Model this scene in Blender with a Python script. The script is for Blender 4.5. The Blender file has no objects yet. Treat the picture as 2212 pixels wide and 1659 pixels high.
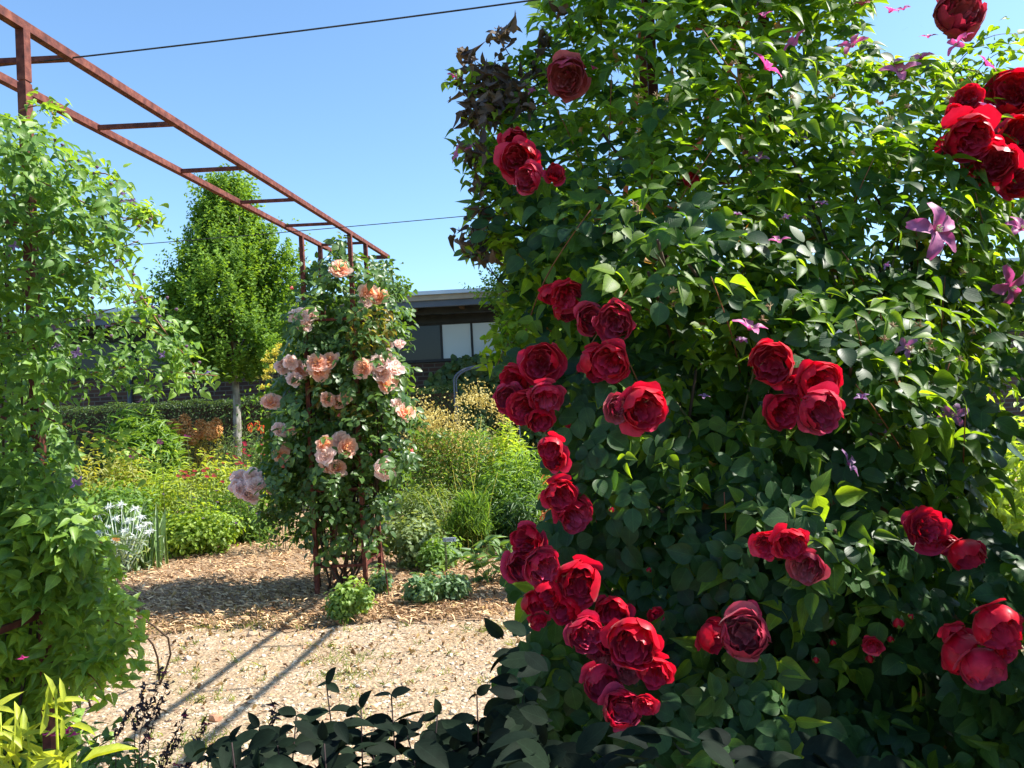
import bpy, math
import numpy as np
from mathutils import Matrix, Vector
C = bpy.context.scene.collection
rng = np.random.default_rng(7)

# ------------------------------------------------------------------ camera, world, sun, exposure
F, CX, CY, EYE = 1661.0, 1106.0, 829.5, 1.6
PITCH, ROLL = 0.018, 0.05

def ray(x, y):
    u = (np.asarray(x, float)-CX)/F; v = -(np.asarray(y, float)-CY)/F
    c, s = math.cos(ROLL), math.sin(ROLL)
    a = u*c+v*s; b = -u*s+v*c
    cp, sp = math.cos(PITCH), math.sin(PITCH)
    return np.stack([a, cp-b*sp, sp+b*cp], -1)

def at(x, y, d):                       # picture point (2212 x 1659 grid) at distance d ahead -> world
    r = ray(x, y)
    return np.array([0, 0, EYE]) + r*(np.asarray(d, float)/r[..., 1])[..., None]

def atz(x, y, z=0.0):
    r = ray(x, y)
    return np.array([0, 0, EYE]) + r*((z-EYE)/r[..., 2])[..., None]

cam = bpy.data.cameras.new('camera'); co = bpy.data.objects.new('camera', cam); C.objects.link(co)
r0 = ray(CX, CY); rx = ray(CX+F, CY)-r0; ry = ray(CX, CY-F)-r0
M = Matrix.Identity(4)
for i in range(3):
    M[i][0] = rx[i]; M[i][1] = ry[i]; M[i][2] = -r0[i]; M[i][3] = (0, 0, EYE)[i]
co.matrix_world = M
cam.sensor_width = 36; cam.lens = F/2212*36; cam.clip_start = 0.02; cam.clip_end = 800
bpy.context.scene.camera = co

SUN = np.array([.86, .05, .98]); SUN /= np.linalg.norm(SUN)
w = bpy.data.worlds.new("World"); bpy.context.scene.world = w; w.use_nodes = True
nt = w.node_tree; bg = nt.nodes['Background']
sky = nt.nodes.new('ShaderNodeTexSky'); sky.sky_type = 'NISHITA'; sky.sun_disc = False
sky.sun_elevation = math.asin(SUN[2]); sky.sun_rotation = math.atan2(SUN[0], SUN[1])
sky.air_density = 1.0; sky.dust_density = 1.0; sky.ozone_density = 2.2; sky.altitude = 0
tn = nt.nodes.new('ShaderNodeVectorMath'); tn.operation = 'MULTIPLY'; tn.inputs[1].default_value = (.82, 1.0, 1.09)
nt.links.new(sky.outputs[0], tn.inputs[0]); nt.links.new(tn.outputs[0], bg.inputs[0]); bg.inputs[1].default_value = 0.112
sl = bpy.data.lights.new('sun', 'SUN'); sl.energy = 5.0; sl.angle = math.radians(0.5); sl.color = (1, .95, .86)
so = bpy.data.objects.new('sun', sl); C.objects.link(so)
so.rotation_euler = Vector(SUN).to_track_quat('Z', 'Y').to_euler()
vs = bpy.context.scene.view_settings
vs.view_transform = 'Standard'; vs.look = 'None'; vs.exposure = 1.25; vs.gamma = 1
try:
    cy = bpy.context.scene.cycles
    cy.max_bounces = 7; cy.diffuse_bounces = 4; cy.transmission_bounces = 4; cy.glossy_bounces = 2
except Exception:
    pass

# ------------------------------------------------------------------ materials
def mat(name):
    m = bpy.data.materials.new(name); m.use_nodes = True
    return m, m.node_tree.nodes, m.node_tree.links, m.node_tree.nodes['Principled BSDF']

def leafmat(name, a, b, trans=.38, rough=.42, tcol=None, spec=.45, back=1.25, sheen=0):
    """a, b: colours at tint 0 and 1; tcol: colour of light that comes through."""
    m, n, l, p = mat(name)
    at_ = n.new('ShaderNodeAttribute'); at_.attribute_name = 'tint'
    mx = n.new('ShaderNodeMix'); mx.data_type = 'RGBA'
    mx.inputs[6].default_value = (*a, 1); mx.inputs[7].default_value = (*b, 1)
    l.new(at_.outputs['Fac'], mx.inputs[0])
    no = n.new('ShaderNodeTexNoise'); no.inputs['Scale'].default_value = 45; no.inputs['Detail'].default_value = 3
    tc = n.new('ShaderNodeTexCoord'); l.new(tc.outputs['Object'], no.inputs['Vector'])
    mr = n.new('ShaderNodeMapRange'); mr.inputs[1].default_value = .3; mr.inputs[2].default_value = .7
    mr.inputs[3].default_value = .78; mr.inputs[4].default_value = 1.2
    l.new(no.outputs['Fac'], mr.inputs[0])
    # veins from the leaf's own coordinates: a midrib and slanting side veins
    lc = n.new('ShaderNodeAttribute'); lc.attribute_name = 'leafco'; sx = n.new('ShaderNodeSeparateXYZ'); l.new(lc.outputs['Vector'], sx.inputs[0])
    def mth(op, a, b=None, c=None):
        q = n.new('ShaderNodeMath'); q.operation = op
        for i, v in enumerate((a, b, c)):
            if v is None: continue
            if isinstance(v, (int, float)): q.inputs[i].default_value = v
            else: l.new(v, q.inputs[i])
        return q.outputs[0]
    av = mth('ABSOLUTE', sx.outputs[1]); mid = mth('LESS_THAN', av, .022)
    side = mth('GREATER_THAN', mth('SINE', mth('MULTIPLY', mth('SUBTRACT', sx.outputs[0], mth('MULTIPLY', av, .8)), 48.0)), .86)
    vein = mth('MAXIMUM', mid, mth('MULTIPLY', side, .45))
    mv = mth('MULTIPLY', mr.outputs[0], mth('MULTIPLY_ADD', vein, .35, 1.0))
    ve = n.new('ShaderNodeVectorMath'); ve.operation = 'SCALE'
    l.new(mx.outputs[2], ve.inputs[0]); l.new(mv, ve.inputs['Scale'])
    l.new(ve.outputs[0], p.inputs['Base Color'])
    bp = n.new('ShaderNodeBump'); bp.inputs['Strength'].default_value = .35; bp.inputs['Distance'].default_value = .002; bp.invert = True
    l.new(vein, bp.inputs['Height']); l.new(bp.outputs[0], p.inputs['Normal'])
    p.inputs['Roughness'].default_value = rough; p.inputs['Specular IOR Level'].default_value = spec
    tr = n.new('ShaderNodeBsdfTranslucent')
    t2 = n.new('ShaderNodeMix'); t2.data_type = 'RGBA'; t2.blend_type = 'MULTIPLY'; t2.inputs[0].default_value = 1
    tc_ = tcol or (2.6, 2.3, .8)
    g = n.new('ShaderNodeVectorMath'); g.operation = 'MULTIPLY'
    g.inputs[1].default_value = tc_
    l.new(ve.outputs[0], g.inputs[0]); l.new(g.outputs[0], tr.inputs['Color'])
    ms = n.new('ShaderNodeMixShader'); ms.inputs[0].default_value = trans
    l.new(p.outputs[0], ms.inputs[1]); l.new(tr.outputs[0], ms.inputs[2])
    l.new(ms.outputs[0], n['Material Output'].inputs[0])
    return m

def petalmat(name, a, b, rev, trans=.3, rough=.5, tcol=(1.6, 1.2, 1.2)):
    """a centre, b rim, rev colour of the petal's reverse"""
    m, n, l, p = mat(name)
    at_ = n.new('ShaderNodeAttribute'); at_.attribute_name = 'tint'
    mx = n.new('ShaderNodeMix'); mx.data_type = 'RGBA'
    mx.inputs[6].default_value = (*a, 1); mx.inputs[7].default_value = (*b, 1)
    l.new(at_.outputs['Fac'], mx.inputs[0])
    ge = n.new('ShaderNodeNewGeometry')
    m2 = n.new('ShaderNodeMix'); m2.data_type = 'RGBA'; m2.inputs[7].default_value = (*rev, 1)
    l.new(mx.outputs[2], m2.inputs[6]); l.new(ge.outputs['Backfacing'], m2.inputs[0])
    no = n.new('ShaderNodeTexNoise'); no.inputs['Scale'].default_value = 3.5; no.inputs['Detail'].default_value = 4
    tc = n.new('ShaderNodeTexCoord'); l.new(tc.outputs['Object'], no.inputs['Vector'])
    mr = n.new('ShaderNodeMapRange'); mr.inputs[1].default_value = .3; mr.inputs[2].default_value = .7
    mr.inputs[3].default_value = .7; mr.inputs[4].default_value = 1.15
    l.new(no.outputs['Fac'], mr.inputs[0])
    ve = n.new('ShaderNodeVectorMath'); ve.operation = 'SCALE'
    l.new(m2.outputs[2], ve.inputs[0]); l.new(mr.outputs[0], ve.inputs['Scale'])
    l.new(ve.outputs[0], p.inputs['Base Color'])
    p.inputs['Roughness'].default_value = rough; p.inputs['Specular IOR Level'].default_value = .3
    p.inputs['Sheen Weight'].default_value = .08; p.inputs['Sheen Roughness'].default_value = .4
    tr = n.new('ShaderNodeBsdfTranslucent')
    g = n.new('ShaderNodeVectorMath'); g.operation = 'MULTIPLY'; g.inputs[1].default_value = tcol
    l.new(mx.outputs[2], g.inputs[0]); l.new(g.outputs[0], tr.inputs['Color'])
    ms = n.new('ShaderNodeMixShader'); ms.inputs[0].default_value = trans
    l.new(p.outputs[0], ms.inputs[1]); l.new(tr.outputs[0], ms.inputs[2])
    l.new(ms.outputs[0], n['Material Output'].inputs[0])
    return m

def noisemat(name, cols, scale=8, rough=.8, bump=.2, stretch=(1, 1, 1), detail=6, spec=.3, metal=0, coord='Object', pos=None):
    m, n, l, p = mat(name)
    tc = n.new('ShaderNodeTexCoord'); mp = n.new('ShaderNodeMapping'); mp.inputs['Scale'].default_value = stretch
    l.new(tc.outputs[coord], mp.inputs['Vector'])
    no = n.new('ShaderNodeTexNoise'); no.inputs['Scale'].default_value = scale; no.inputs['Detail'].default_value = detail
    l.new(mp.outputs[0], no.inputs['Vector'])
    cr = n.new('ShaderNodeValToRGB'); e = cr.color_ramp.elements
    pos = pos or list(np.linspace(.3, .7, len(cols)))
    while len(e) < len(cols): e.new(.5)
    for i, c in enumerate(cols): e[i].position = pos[i]; e[i].color = (*c, 1)
    l.new(no.outputs['Fac'], cr.inputs[0]); l.new(cr.outputs[0], p.inputs['Base Color'])
    p.inputs['Roughness'].default_value = rough; p.inputs['Specular IOR Level'].default_value = spec
    p.inputs['Metallic'].default_value = metal
    if bump:
        b = n.new('ShaderNodeBump'); b.inputs['Strength'].default_value = bump; b.inputs['Distance'].default_value = .01
        l.new(no.outputs['Fac'], b.inputs['Height']); l.new(b.outputs[0], p.inputs['Normal'])
    return m

def tintmat(name, a, b, rough=.85, spec=.3):
    m, n, l, p = mat(name)
    at_ = n.new('ShaderNodeAttribute'); at_.attribute_name = 'tint'
    cr = n.new('ShaderNodeValToRGB'); e = cr.color_ramp.elements
    e[0].color = (*a, 1); e[1].color = (*b, 1); e[0].position = .05; e[1].position = .95
    l.new(at_.outputs['Fac'], cr.inputs[0]); l.new(cr.outputs[0], p.inputs['Base Color'])
    p.inputs['Roughness'].default_value = rough; p.inputs['Specular IOR Level'].default_value = spec
    return m

RUST = noisemat('rust', [(.06, .016, .012), (.12, .032, .022), (.20, .065, .042)], 30, .75, .3)
STEM = noisemat('stem_green', [(.06, .07, .025), (.13, .13, .05)], 20, .6, 0)
STEMR = noisemat('stem_red', [(.16, .05, .025), (.30, .13, .07)], 14, .6, 0)
BARK = noisemat('bark_brown', [(.035, .022, .014), (.10, .065, .045)], 18, .9, .4, (1, 1, .3))
TRUNK = noisemat('pale_bark', [(.08, .07, .055), (.20, .19, .16), (.36, .34, .30)], 14, .9, .6, (1, 1, .5))
DARKSTEM = noisemat('dark_stem', [(.02, .012, .014), (.05, .03, .03)], 20, .7, 0)

# ------------------------------------------------------------------ mesh helpers
def tag(o, label=None, cat=None, group=None, kind=None):
    if label: o['label'] = label
    if cat: o['category'] = cat
    if group: o['group'] = group
    if kind: o['kind'] = kind
    return o

def empty(name, loc, label, cat, group=None):
    o = bpy.data.objects.new(name, None); C.objects.link(o); o.location = [float(v) for v in loc]
    o.empty_display_size = .1
    tag(o, label, cat, group)
    return o

def rawmesh(name, V, faces_idx, face_sizes, tint=None, smooth=True, material=None, lc=None):
    me = bpy.data.meshes.new(name)
    V = np.asarray(V, np.float32).reshape(-1, 3)
    idx = np.asarray(faces_idx, np.int32).ravel(); fs = np.asarray(face_sizes, np.int32)
    me.vertices.add(len(V)); me.vertices.foreach_set('co', V.ravel())
    me.loops.add(len(idx)); me.loops.foreach_set('vertex_index', idx)
    me.polygons.add(len(fs))
    st = np.zeros(len(fs), np.int32); st[1:] = np.cumsum(fs)[:-1]
    me.polygons.foreach_set('loop_start', st)
    me.polygons.foreach_set('loop_total', fs)
    me.update(calc_edges=True)
    me.polygons.foreach_set('use_smooth', np.full(len(fs), bool(smooth)))
    if tint is not None:
        a = me.attributes.new('tint', 'FLOAT', 'POINT'); a.data.foreach_set('value', np.asarray(tint, np.float32))
    if lc is not None:
        a = me.attributes.new('leafco', 'FLOAT_VECTOR', 'POINT'); a.data.foreach_set('vector', np.asarray(lc, np.float32).ravel())
    if material: me.materials.append(material)
    return me

def link(name, me, parent=None, loc=None):
    o = bpy.data.objects.new(name, me); C.objects.link(o)
    if parent is not None:
        o.parent = parent
        if loc is None: o.location = -parent.location      # mesh data are in world space
        else: o.location = loc
    elif loc is not None: o.location = loc
    return o

class MB:
    """collects boxes, tubes, patches into one mesh"""
    def __init__(s): s.V = []; s.I = []; s.S = []; s.T = []; s.n = 0
    def add(s, V, faces, tint=0.5):
        V = np.asarray(V, float).reshape(-1, 3)
        for f in faces: s.I.extend([i+s.n for i in f]); s.S.append(len(f))
        s.V.append(V); s.T.append(np.full(len(V), tint) if np.isscalar(tint) else np.asarray(tint)); s.n += len(V)
    def box(s, a, b, t=.5):
        x0, y0, z0 = a; x1, y1, z1 = b
        s.add([(x0, y0, z0), (x1, y0, z0), (x1, y1, z0), (x0, y1, z0), (x0, y0, z1), (x1, y0, z1), (x1, y1, z1), (x0, y1, z1)],
              [(3, 2, 1, 0), (4, 5, 6, 7), (0, 1, 5, 4), (1, 2, 6, 5), (2, 3, 7, 6), (3, 0, 4, 7)], t)
    def bar(s, p, q, w, h=None, up=(0, 0, 1), t=.5):
        h = h or w; p = np.asarray(p, float); q = np.asarray(q, float)
        d = q-p; d /= np.linalg.norm(d); up = np.asarray(up, float)
        if abs(d@up) > .95: up = np.array([0.119, .993, 0])
        sd = np.cross(d, up); sd /= np.linalg.norm(sd); u = np.cross(sd, d)
        vs_ = []
        for e in (p, q):
            for a, b in ((-1, -1), (1, -1), (1, 1), (-1, 1)): vs_.append(e+sd*a*w/2+u*b*h/2)
        s.add(vs_, [(3, 2, 1, 0), (4, 5, 6, 7), (0, 1, 5, 4), (1, 2, 6, 5), (2, 3, 7, 6), (3, 0, 4, 7)], t)
    def tube(s, pts, r0, r1=None, k=5, t=.5):
        P = np.asarray(pts, float); r1 = r0 if r1 is None else r1; m = len(P)
        d = np.gradient(P, axis=0); d /= np.linalg.norm(d, axis=1)[:, None]+1e-9
        ref = np.array([0, 0, 1.]) if abs(d[:, 2]).mean() < .8 else np.array([1., 0, 0])
        a = np.cross(d, ref); a /= np.linalg.norm(a, axis=1)[:, None]+1e-9; b = np.cross(d, a)
        R = np.linspace(r0, r1, m)[:, None, None]; th = np.arange(k)*2*np.pi/k
        V = P[:, None, :] + R*(a[:, None, :]*np.cos(th)[None, :, None]+b[:, None, :]*np.sin(th)[None, :, None])
        f = [(i*k+j, i*k+(j+1) % k, (i+1)*k+(j+1) % k, (i+1)*k+j) for i in range(m-1) for j in range(k)]
        f += [tuple(range(k))[::-1], tuple((m-1)*k+j for j in range(k))]
        s.add(V.reshape(-1, 3), f, t)
    def build(s, name, material, parent=None, smooth=False, loc=None):
        me = rawmesh(name, np.concatenate(s.V), s.I, s.S, np.concatenate(s.T), smooth, material)
        return link(name, me, parent, loc)

def nrm(v): return v/(np.linalg.norm(v, axis=-1, keepdims=True)+1e-9)

# leaf templates: rows (u, half width, lift) -> verts
def tpl_rows(rows, fold=.12, droop=.18):
    V = []; Fc = []; prev = None
    for (u, hw) in rows:
        z = -droop*u*u
        if hw == 0: cur = [len(V)]; V.append((u, 0, z))
        else:
            cur = [len(V), len(V)+1, len(V)+2]
            V += [(u, -hw, z+fold*hw*2), (u, 0, z), (u, hw, z+fold*hw*2)]
        if prev is not None:
            if len(prev) == 1 and len(cur) == 3: Fc += [(prev[0], cur[1], cur[0]), (prev[0], cur[2], cur[1])]
            elif len(prev) == 3 and len(cur) == 3: Fc += [(prev[0], prev[1], cur[1], cur[0]), (prev[1], prev[2], cur[2], cur[1])]
            elif len(prev) == 3: Fc += [(prev[0], prev[1], cur[0]), (prev[1], prev[2], cur[0])]
        prev = cur
    return np.array(V), Fc
TP = dict(
    rose=tpl_rows([(0, 0), (.07, .21), (.2, .40), (.4, .5), (.6, .47), (.78, .34), (.91, .16), (1, 0)], .10, .22),
    clem=tpl_rows([(0, 0), (.05, .22), (.15, .41), (.3, .46), (.48, .39), (.68, .24), (.86, .09), (1, 0)], .14, .28),
    clem2=tpl_rows([(0, 0), (.1, .33), (.3, .46), (.6, .32), (.85, .1), (1, 0)], .14, .28),
    lance=tpl_rows([(0, 0), (.3, .42), (.7, .36), (1, 0)], .15, .25),
    blade=tpl_rows([(0, .3), (.35, .5), (.7, .4), (1, 0)], .1, .45),
    simple=(np.array([(0, 0, 0), (.5, -.5, .06), (1, 0, -.12), (.5, .5, .06)]), [(0, 2, 1), (0, 3, 2)]),
    curl=tpl_rows([(0, 0), (.2, .35), (.5, .45), (.8, .3), (1, 0)], .55, .9),
)

def leaves(name, parent, material, P, D, N, L, Wr, tint, tpl='simple', smooth=True):
    V0, Fc = TP[tpl]
    P = np.asarray(P); n = len(P); L = np.broadcast_to(L, n); Wr = np.broadcast_to(Wr, n); tint = np.broadcast_to(tint, n)
    D = nrm(D); S = nrm(np.cross(D, N)); Nn = np.cross(S, D)
    bend = 1+.5*rng.standard_normal(n)
    V = P[:, None, :] + L[:, None, None]*(V0[None, :, 0, None]*D[:, None, :] + (V0[None, :, 1]*Wr[:, None])[..., None]*S[:, None, :]
        + (V0[None, :, 2]*bend[:, None])[..., None]*Nn[:, None, :])
    k = len(V0)
    flat = np.array([i for f in Fc for i in f]); sz = np.array([len(f) for f in Fc])
    idx = (flat[None, :]+(np.arange(n)*k)[:, None]).ravel()
    T = np.repeat(np.clip(tint, 0, 1), k)
    me = rawmesh(name, V.reshape(-1, 3), idx, np.tile(sz, n), T, smooth, material, np.tile(V0, (n, 1)))
    return link(name, me, parent)

def rv(n): return nrm(rng.standard_normal((n, 3)))

def orient(n, out, k_out=.6, k_up=.6, k_r=.7, droop=.5):
    """normals leaning outwards and up; direction of growth in the leaf plane, hanging a little"""
    N = nrm(np.asarray(out)*k_out + np.array([0, 0, k_up]) + rv(n)*k_r)
    D = rv(n)+np.array([0, 0, -droop])+np.asarray(out)*.4
    D = nrm(D-(D*N).sum(1)[:, None]*N)
    return D, N

def compound(P, D, N, L, kind='rose'):
    """expand leaf positions to leaflets on a common stalk"""
    S = nrm(np.cross(D, N)); out = []
    if kind == 'rose': spec = [(0.0, -1, 1.15), (0.0, 1, 1.15), (.75, -1, 1.25), (.75, 1, 1.25), (1.5, 0, .0)]
    else: spec = [(0.3, -1, 1.2), (.3, 1, 1.2), (1.0, 0, 0)]
    for (u, s, a) in spec:
        p = P + D*(u*L)[:, None]*.8
        a_ = a+rng.normal(0, .15, len(P))
        d = nrm(D*np.cos(a_)[:, None]+S*(s*np.sin(a_))[:, None]) if s else D
        out.append((p, nrm(d+rv(len(P))*.12), nrm(N+rv(len(P))*.22), L*(1.0 if s else 1.12)*(.92 if u < .1 else 1)))
    P_, D_, N_, L_ = [np.concatenate([o[i] for o in out]) for i in range(4)]
    return P_, D_, N_, L_, np.tile(np.arange(len(P)), len(spec))

def inpoly(x, y, poly):
    poly = np.asarray(poly, float); c = np.zeros(len(x), bool); j = len(poly)-1
    for i in range(len(poly)):
        xi, yi = poly[i]; xj, yj = poly[j]
        if yi != yj:
            c ^= ((yi > y) != (yj > y)) & (x < (xj-xi)*(y-yi)/(yj-yi)+xi)
        j = i
    return c

def inpic(poly, n, dens=None):
    """n random picture points inside a polygon (2212 grid)"""
    poly = np.asarray(poly, float); lo = poly.min(0); hi = poly.max(0); X = []; Y = []; got = 0
    while got < n:
        x = rng.uniform(lo[0], hi[0], n*3); y = rng.uniform(lo[1], hi[1], n*3)
        k = inpoly(x, y, poly)
        if dens is not None: k &= rng.random(n*3) < dens(x, y)
        X.append(x[k]); Y.append(y[k]); got += k.sum()
    return np.concatenate(X)[:n], np.concatenate(Y)[:n]

def vnoise(P, s, seed=0):
    """cheap smooth noise 0..1 from sines"""
    r = np.random.default_rng(seed); v = 0
    for k in range(5):
        d = r.standard_normal(3); v = v+np.sin(P@d*s*(1+.5*k)+r.uniform(0, 6))/(1+.4*k)
    return np.clip(.5+v*.22, 0, 1)

# ------------------------------------------------------------------ ground
def ground_material():
    m, n, l, p = mat('gravel')
    tc = n.new('ShaderNodeTexCoord')
    def noise(s, d=5, r=.6):
        q = n.new('ShaderNodeTexNoise'); q.inputs['Scale'].default_value = s; q.inputs['Detail'].default_value = d
        q.inputs['Roughness'].default_value = r; l.new(tc.outputs['Object'], q.inputs['Vector']); return q
    vo = n.new('ShaderNodeTexVoronoi'); vo.inputs['Scale'].default_value = 42; l.new(tc.outputs['Object'], vo.inputs['Vector'])
    cr = n.new('ShaderNodeValToRGB'); e = cr.color_ramp.elements
    e[0].position = 0; e[0].color = (.30, .215, .14, 1); e[1].position = 1; e[1].color = (.52, .41, .29, 1)
    for q, c in ((.3, (.38, .275, .18, 1)), (.6, (.31, .225, .145, 1)), (.8, (.48, .37, .26, 1))):
        z = e.new(q); z.color = c
    sp = n.new('ShaderNodeSeparateColor'); l.new(vo.outputs['Color'], sp.inputs[0]); l.new(sp.outputs[0], cr.inputs[0])
    n1 = noise(1.3); n2 = noise(26, 8, .7)
    dirt = n.new('ShaderNodeMix'); dirt.data_type = 'RGBA'; dirt.inputs[7].default_value = (.33, .23, .135, 1)
    r1 = n.new('ShaderNodeMapRange'); r1.inputs[1].default_value = .42; r1.inputs[2].default_value = .66; r1.inputs[4].default_value = .85
    l.new(n1.outputs[0], r1.inputs[0]); l.new(r1.outputs[0], dirt.inputs[0]); l.new(cr.outputs[0], dirt.inputs[6])
    gr = n.new('ShaderNodeMix'); gr.data_type = 'RGBA'; gr.inputs[7].default_value = (.20, .19, .07, 1)
    n3 = noise(3.1, 6, .75); r3 = n.new('ShaderNodeMapRange'); r3.inputs[1].default_value = .56; r3.inputs[2].default_value = .74; r3.inputs[4].default_value = .5
    l.new(n3.outputs[0], r3.inputs[0]); l.new(r3.outputs[0], gr.inputs[0]); l.new(dirt.outputs[2], gr.inputs[6])
    r2 = n.new('ShaderNodeMapRange'); r2.inputs[1].default_value = .3; r2.inputs[2].default_value = .7; r2.inputs[3].default_value = .62; r2.inputs[4].default_value = 1.25
    l.new(n2.outputs[0], r2.inputs[0])
    sc = n.new('ShaderNodeVectorMath'); sc.operation = 'SCALE'; l.new(gr.outputs[2], sc.inputs[0]); l.new(r2.outputs[0], sc.inputs['Scale'])
    l.new(sc.outputs[0], p.inputs['Base Color']); p.inputs['Roughness'].default_value = .95; p.inputs['Specular IOR Level'].default_value = .15
    b = n.new('ShaderNodeBump'); b.inputs['Strength'].default_value = .9; b.inputs['Distance'].default_value = .012
    ad = n.new('ShaderNodeMath'); ad.operation = 'SUBTRACT'; l.new(n2.outputs[0], ad.inputs[0]); l.new(vo.outputs['Distance'], ad.inputs[1])
    l.new(ad.outputs[0], b.inputs['Height']); l.new(b.outputs[0], p.inputs['Normal'])
    return m

def sheet(name, x0, x1, y0, y1, step, zf, material):
    xs = np.arange(x0, x1+step/2, step); ys = np.arange(y0, y1+step/2, step)
    X, Y = np.meshgrid(xs, ys); Z = zf(X, Y)
    V = np.stack([X, Y, Z], -1).reshape(-1, 3); a, b = len(xs), len(ys)
    i = (np.arange(b-1)[:, None]*a+np.arange(a-1)[None, :]).ravel()
    idx = np.stack([i, i+1, i+1+a, i+a], 1)
    me = rawmesh(name, V, idx, np.full(len(idx), 4), None, True, material)
    return tag(link(name, me), kind='structure')

g = MB(); g.add([(-300, -60, -.03), (300, -60, -.03), (300, 600, -.03), (-300, 600, -.03)], [(0, 1, 2, 3)])
G = noisemat('grass_far', [(.05, .07, .02), (.12, .13, .05)], 3, .95, 0)
tag(g.build('ground', G), kind='structure')
gz = lambda X, Y: .006*np.sin(X*3.1+Y*1.7)+.005*np.sin(Y*4.3-X*2.2)+.004*np.sin(X*9)*np.sin(Y*8)
sheet('gravel_path', -6, 8, -2, 13, .12, gz, ground_material())

# mulch: an area of wood chips beyond the gravel
def mulch_edge(x): return 5.72+.14*np.sin(x*2.1)+.10*np.sin(x*5.3+1)+.05*np.sin(x*13+2)+.10*np.clip(x+1, -2, 2)
def mulch_mat():
    m, n, l, p = mat('wood_mulch')
    tc = n.new('ShaderNodeTexCoord')
    a = n.new('ShaderNodeMapping'); a.inputs['Scale'].default_value = (1, 5, 1); a.inputs['Rotation'].default_value = (0, 0, .4)
    l.new(tc.outputs['Object'], a.inputs['Vector'])
    q = n.new('ShaderNodeTexNoise'); q.inputs['Scale'].default_value = 24; q.inputs['Detail'].default_value = 5; q.inputs['Distortion'].default_value = 1.2
    l.new(a.outputs[0], q.inputs['Vector'])
    cr = n.new('ShaderNodeValToRGB'); e = cr.color_ramp.elements
    e[0].position = .34; e[0].color = (.10, .06, .04, 1); e[1].position = .62; e[1].color = (.58, .40, .23, 1)
    z = e.new(.48); z.color = (.33, .205, .12, 1)
    l.new(q.outputs[0], cr.inputs[0]); l.new(cr.outputs[0], p.inputs['Base Color']); p.inputs['Roughness'].default_value = .95
    b = n.new('ShaderNodeBump'); b.inputs['Strength'].default_value = 1; b.inputs['Distance'].default_value = .02
    l.new(q.outputs[0], b.inputs['Height']); l.new(b.outputs[0], p.inputs['Normal'])
    return m
xs = np.arange(-6, 8.01, .1); rows = []
for k in range(0, 40):
    y0 = mulch_edge(xs)+.03*np.sin(xs*23); y = y0+(13-y0)*(k/39)**1.0
    rows.append(np.stack([xs, y, gz(xs, y)+.006+.02*min(k, 4)/4*(1+.4*np.sin(xs*7+y*5))], -1))
V = np.stack(rows).reshape(-1, 3); a = len(xs)
i = (np.arange(39)[:, None]*a+np.arange(a-1)[None, :]).ravel()
tag(link('mulch_bed', rawmesh('mulch_bed', V, np.stack([i, i+1, i+1+a, i+a], 1), np.full(len(i), 4), None, True, mulch_mat())), kind='structure')

# wood chips (countless slivers)
def chips():
    n = 24000
    Y = 5.6+rng.random(n)**1.15*4.6; X = rng.uniform(-.62*Y, .12*Y, n)
    keep = (Y > mulch_edge(X)-.12*rng.random(n)); X, Y = X[keep], Y[keep]; n = len(X)
    # stray chips lying on the gravel
    ns = 2600; Ys = 6.0-2.7*rng.random(ns)**2.6; Xs = rng.uniform(-.62, .1, ns)*Ys
    X = np.r_[X, Xs]; Y = np.r_[Y, Ys]; n = len(X)
    P = np.stack([X, Y, gz(X, Y)+.03+rng.random(n)*.022], -1); P[-ns:, 2] -= .028
    th = rng.normal(.2, .9, n); D = np.stack([np.cos(th), np.sin(th), rng.normal(0, .16, n)], -1)
    N = nrm(np.array([0, 0, 1.])+rv(n)*.45)
    L = rng.uniform(.02, .085, n); L[-ns:] *= .6
    o = leaves('wood_chips', None, tintmat('chip', (.26, .15, .075), (.88, .64, .38)), P, D, N, L, rng.uniform(.08, .24, n), rng.random(n)**1.3, 'blade', False)
    tag(o, kind='stuff')
chips()

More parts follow.
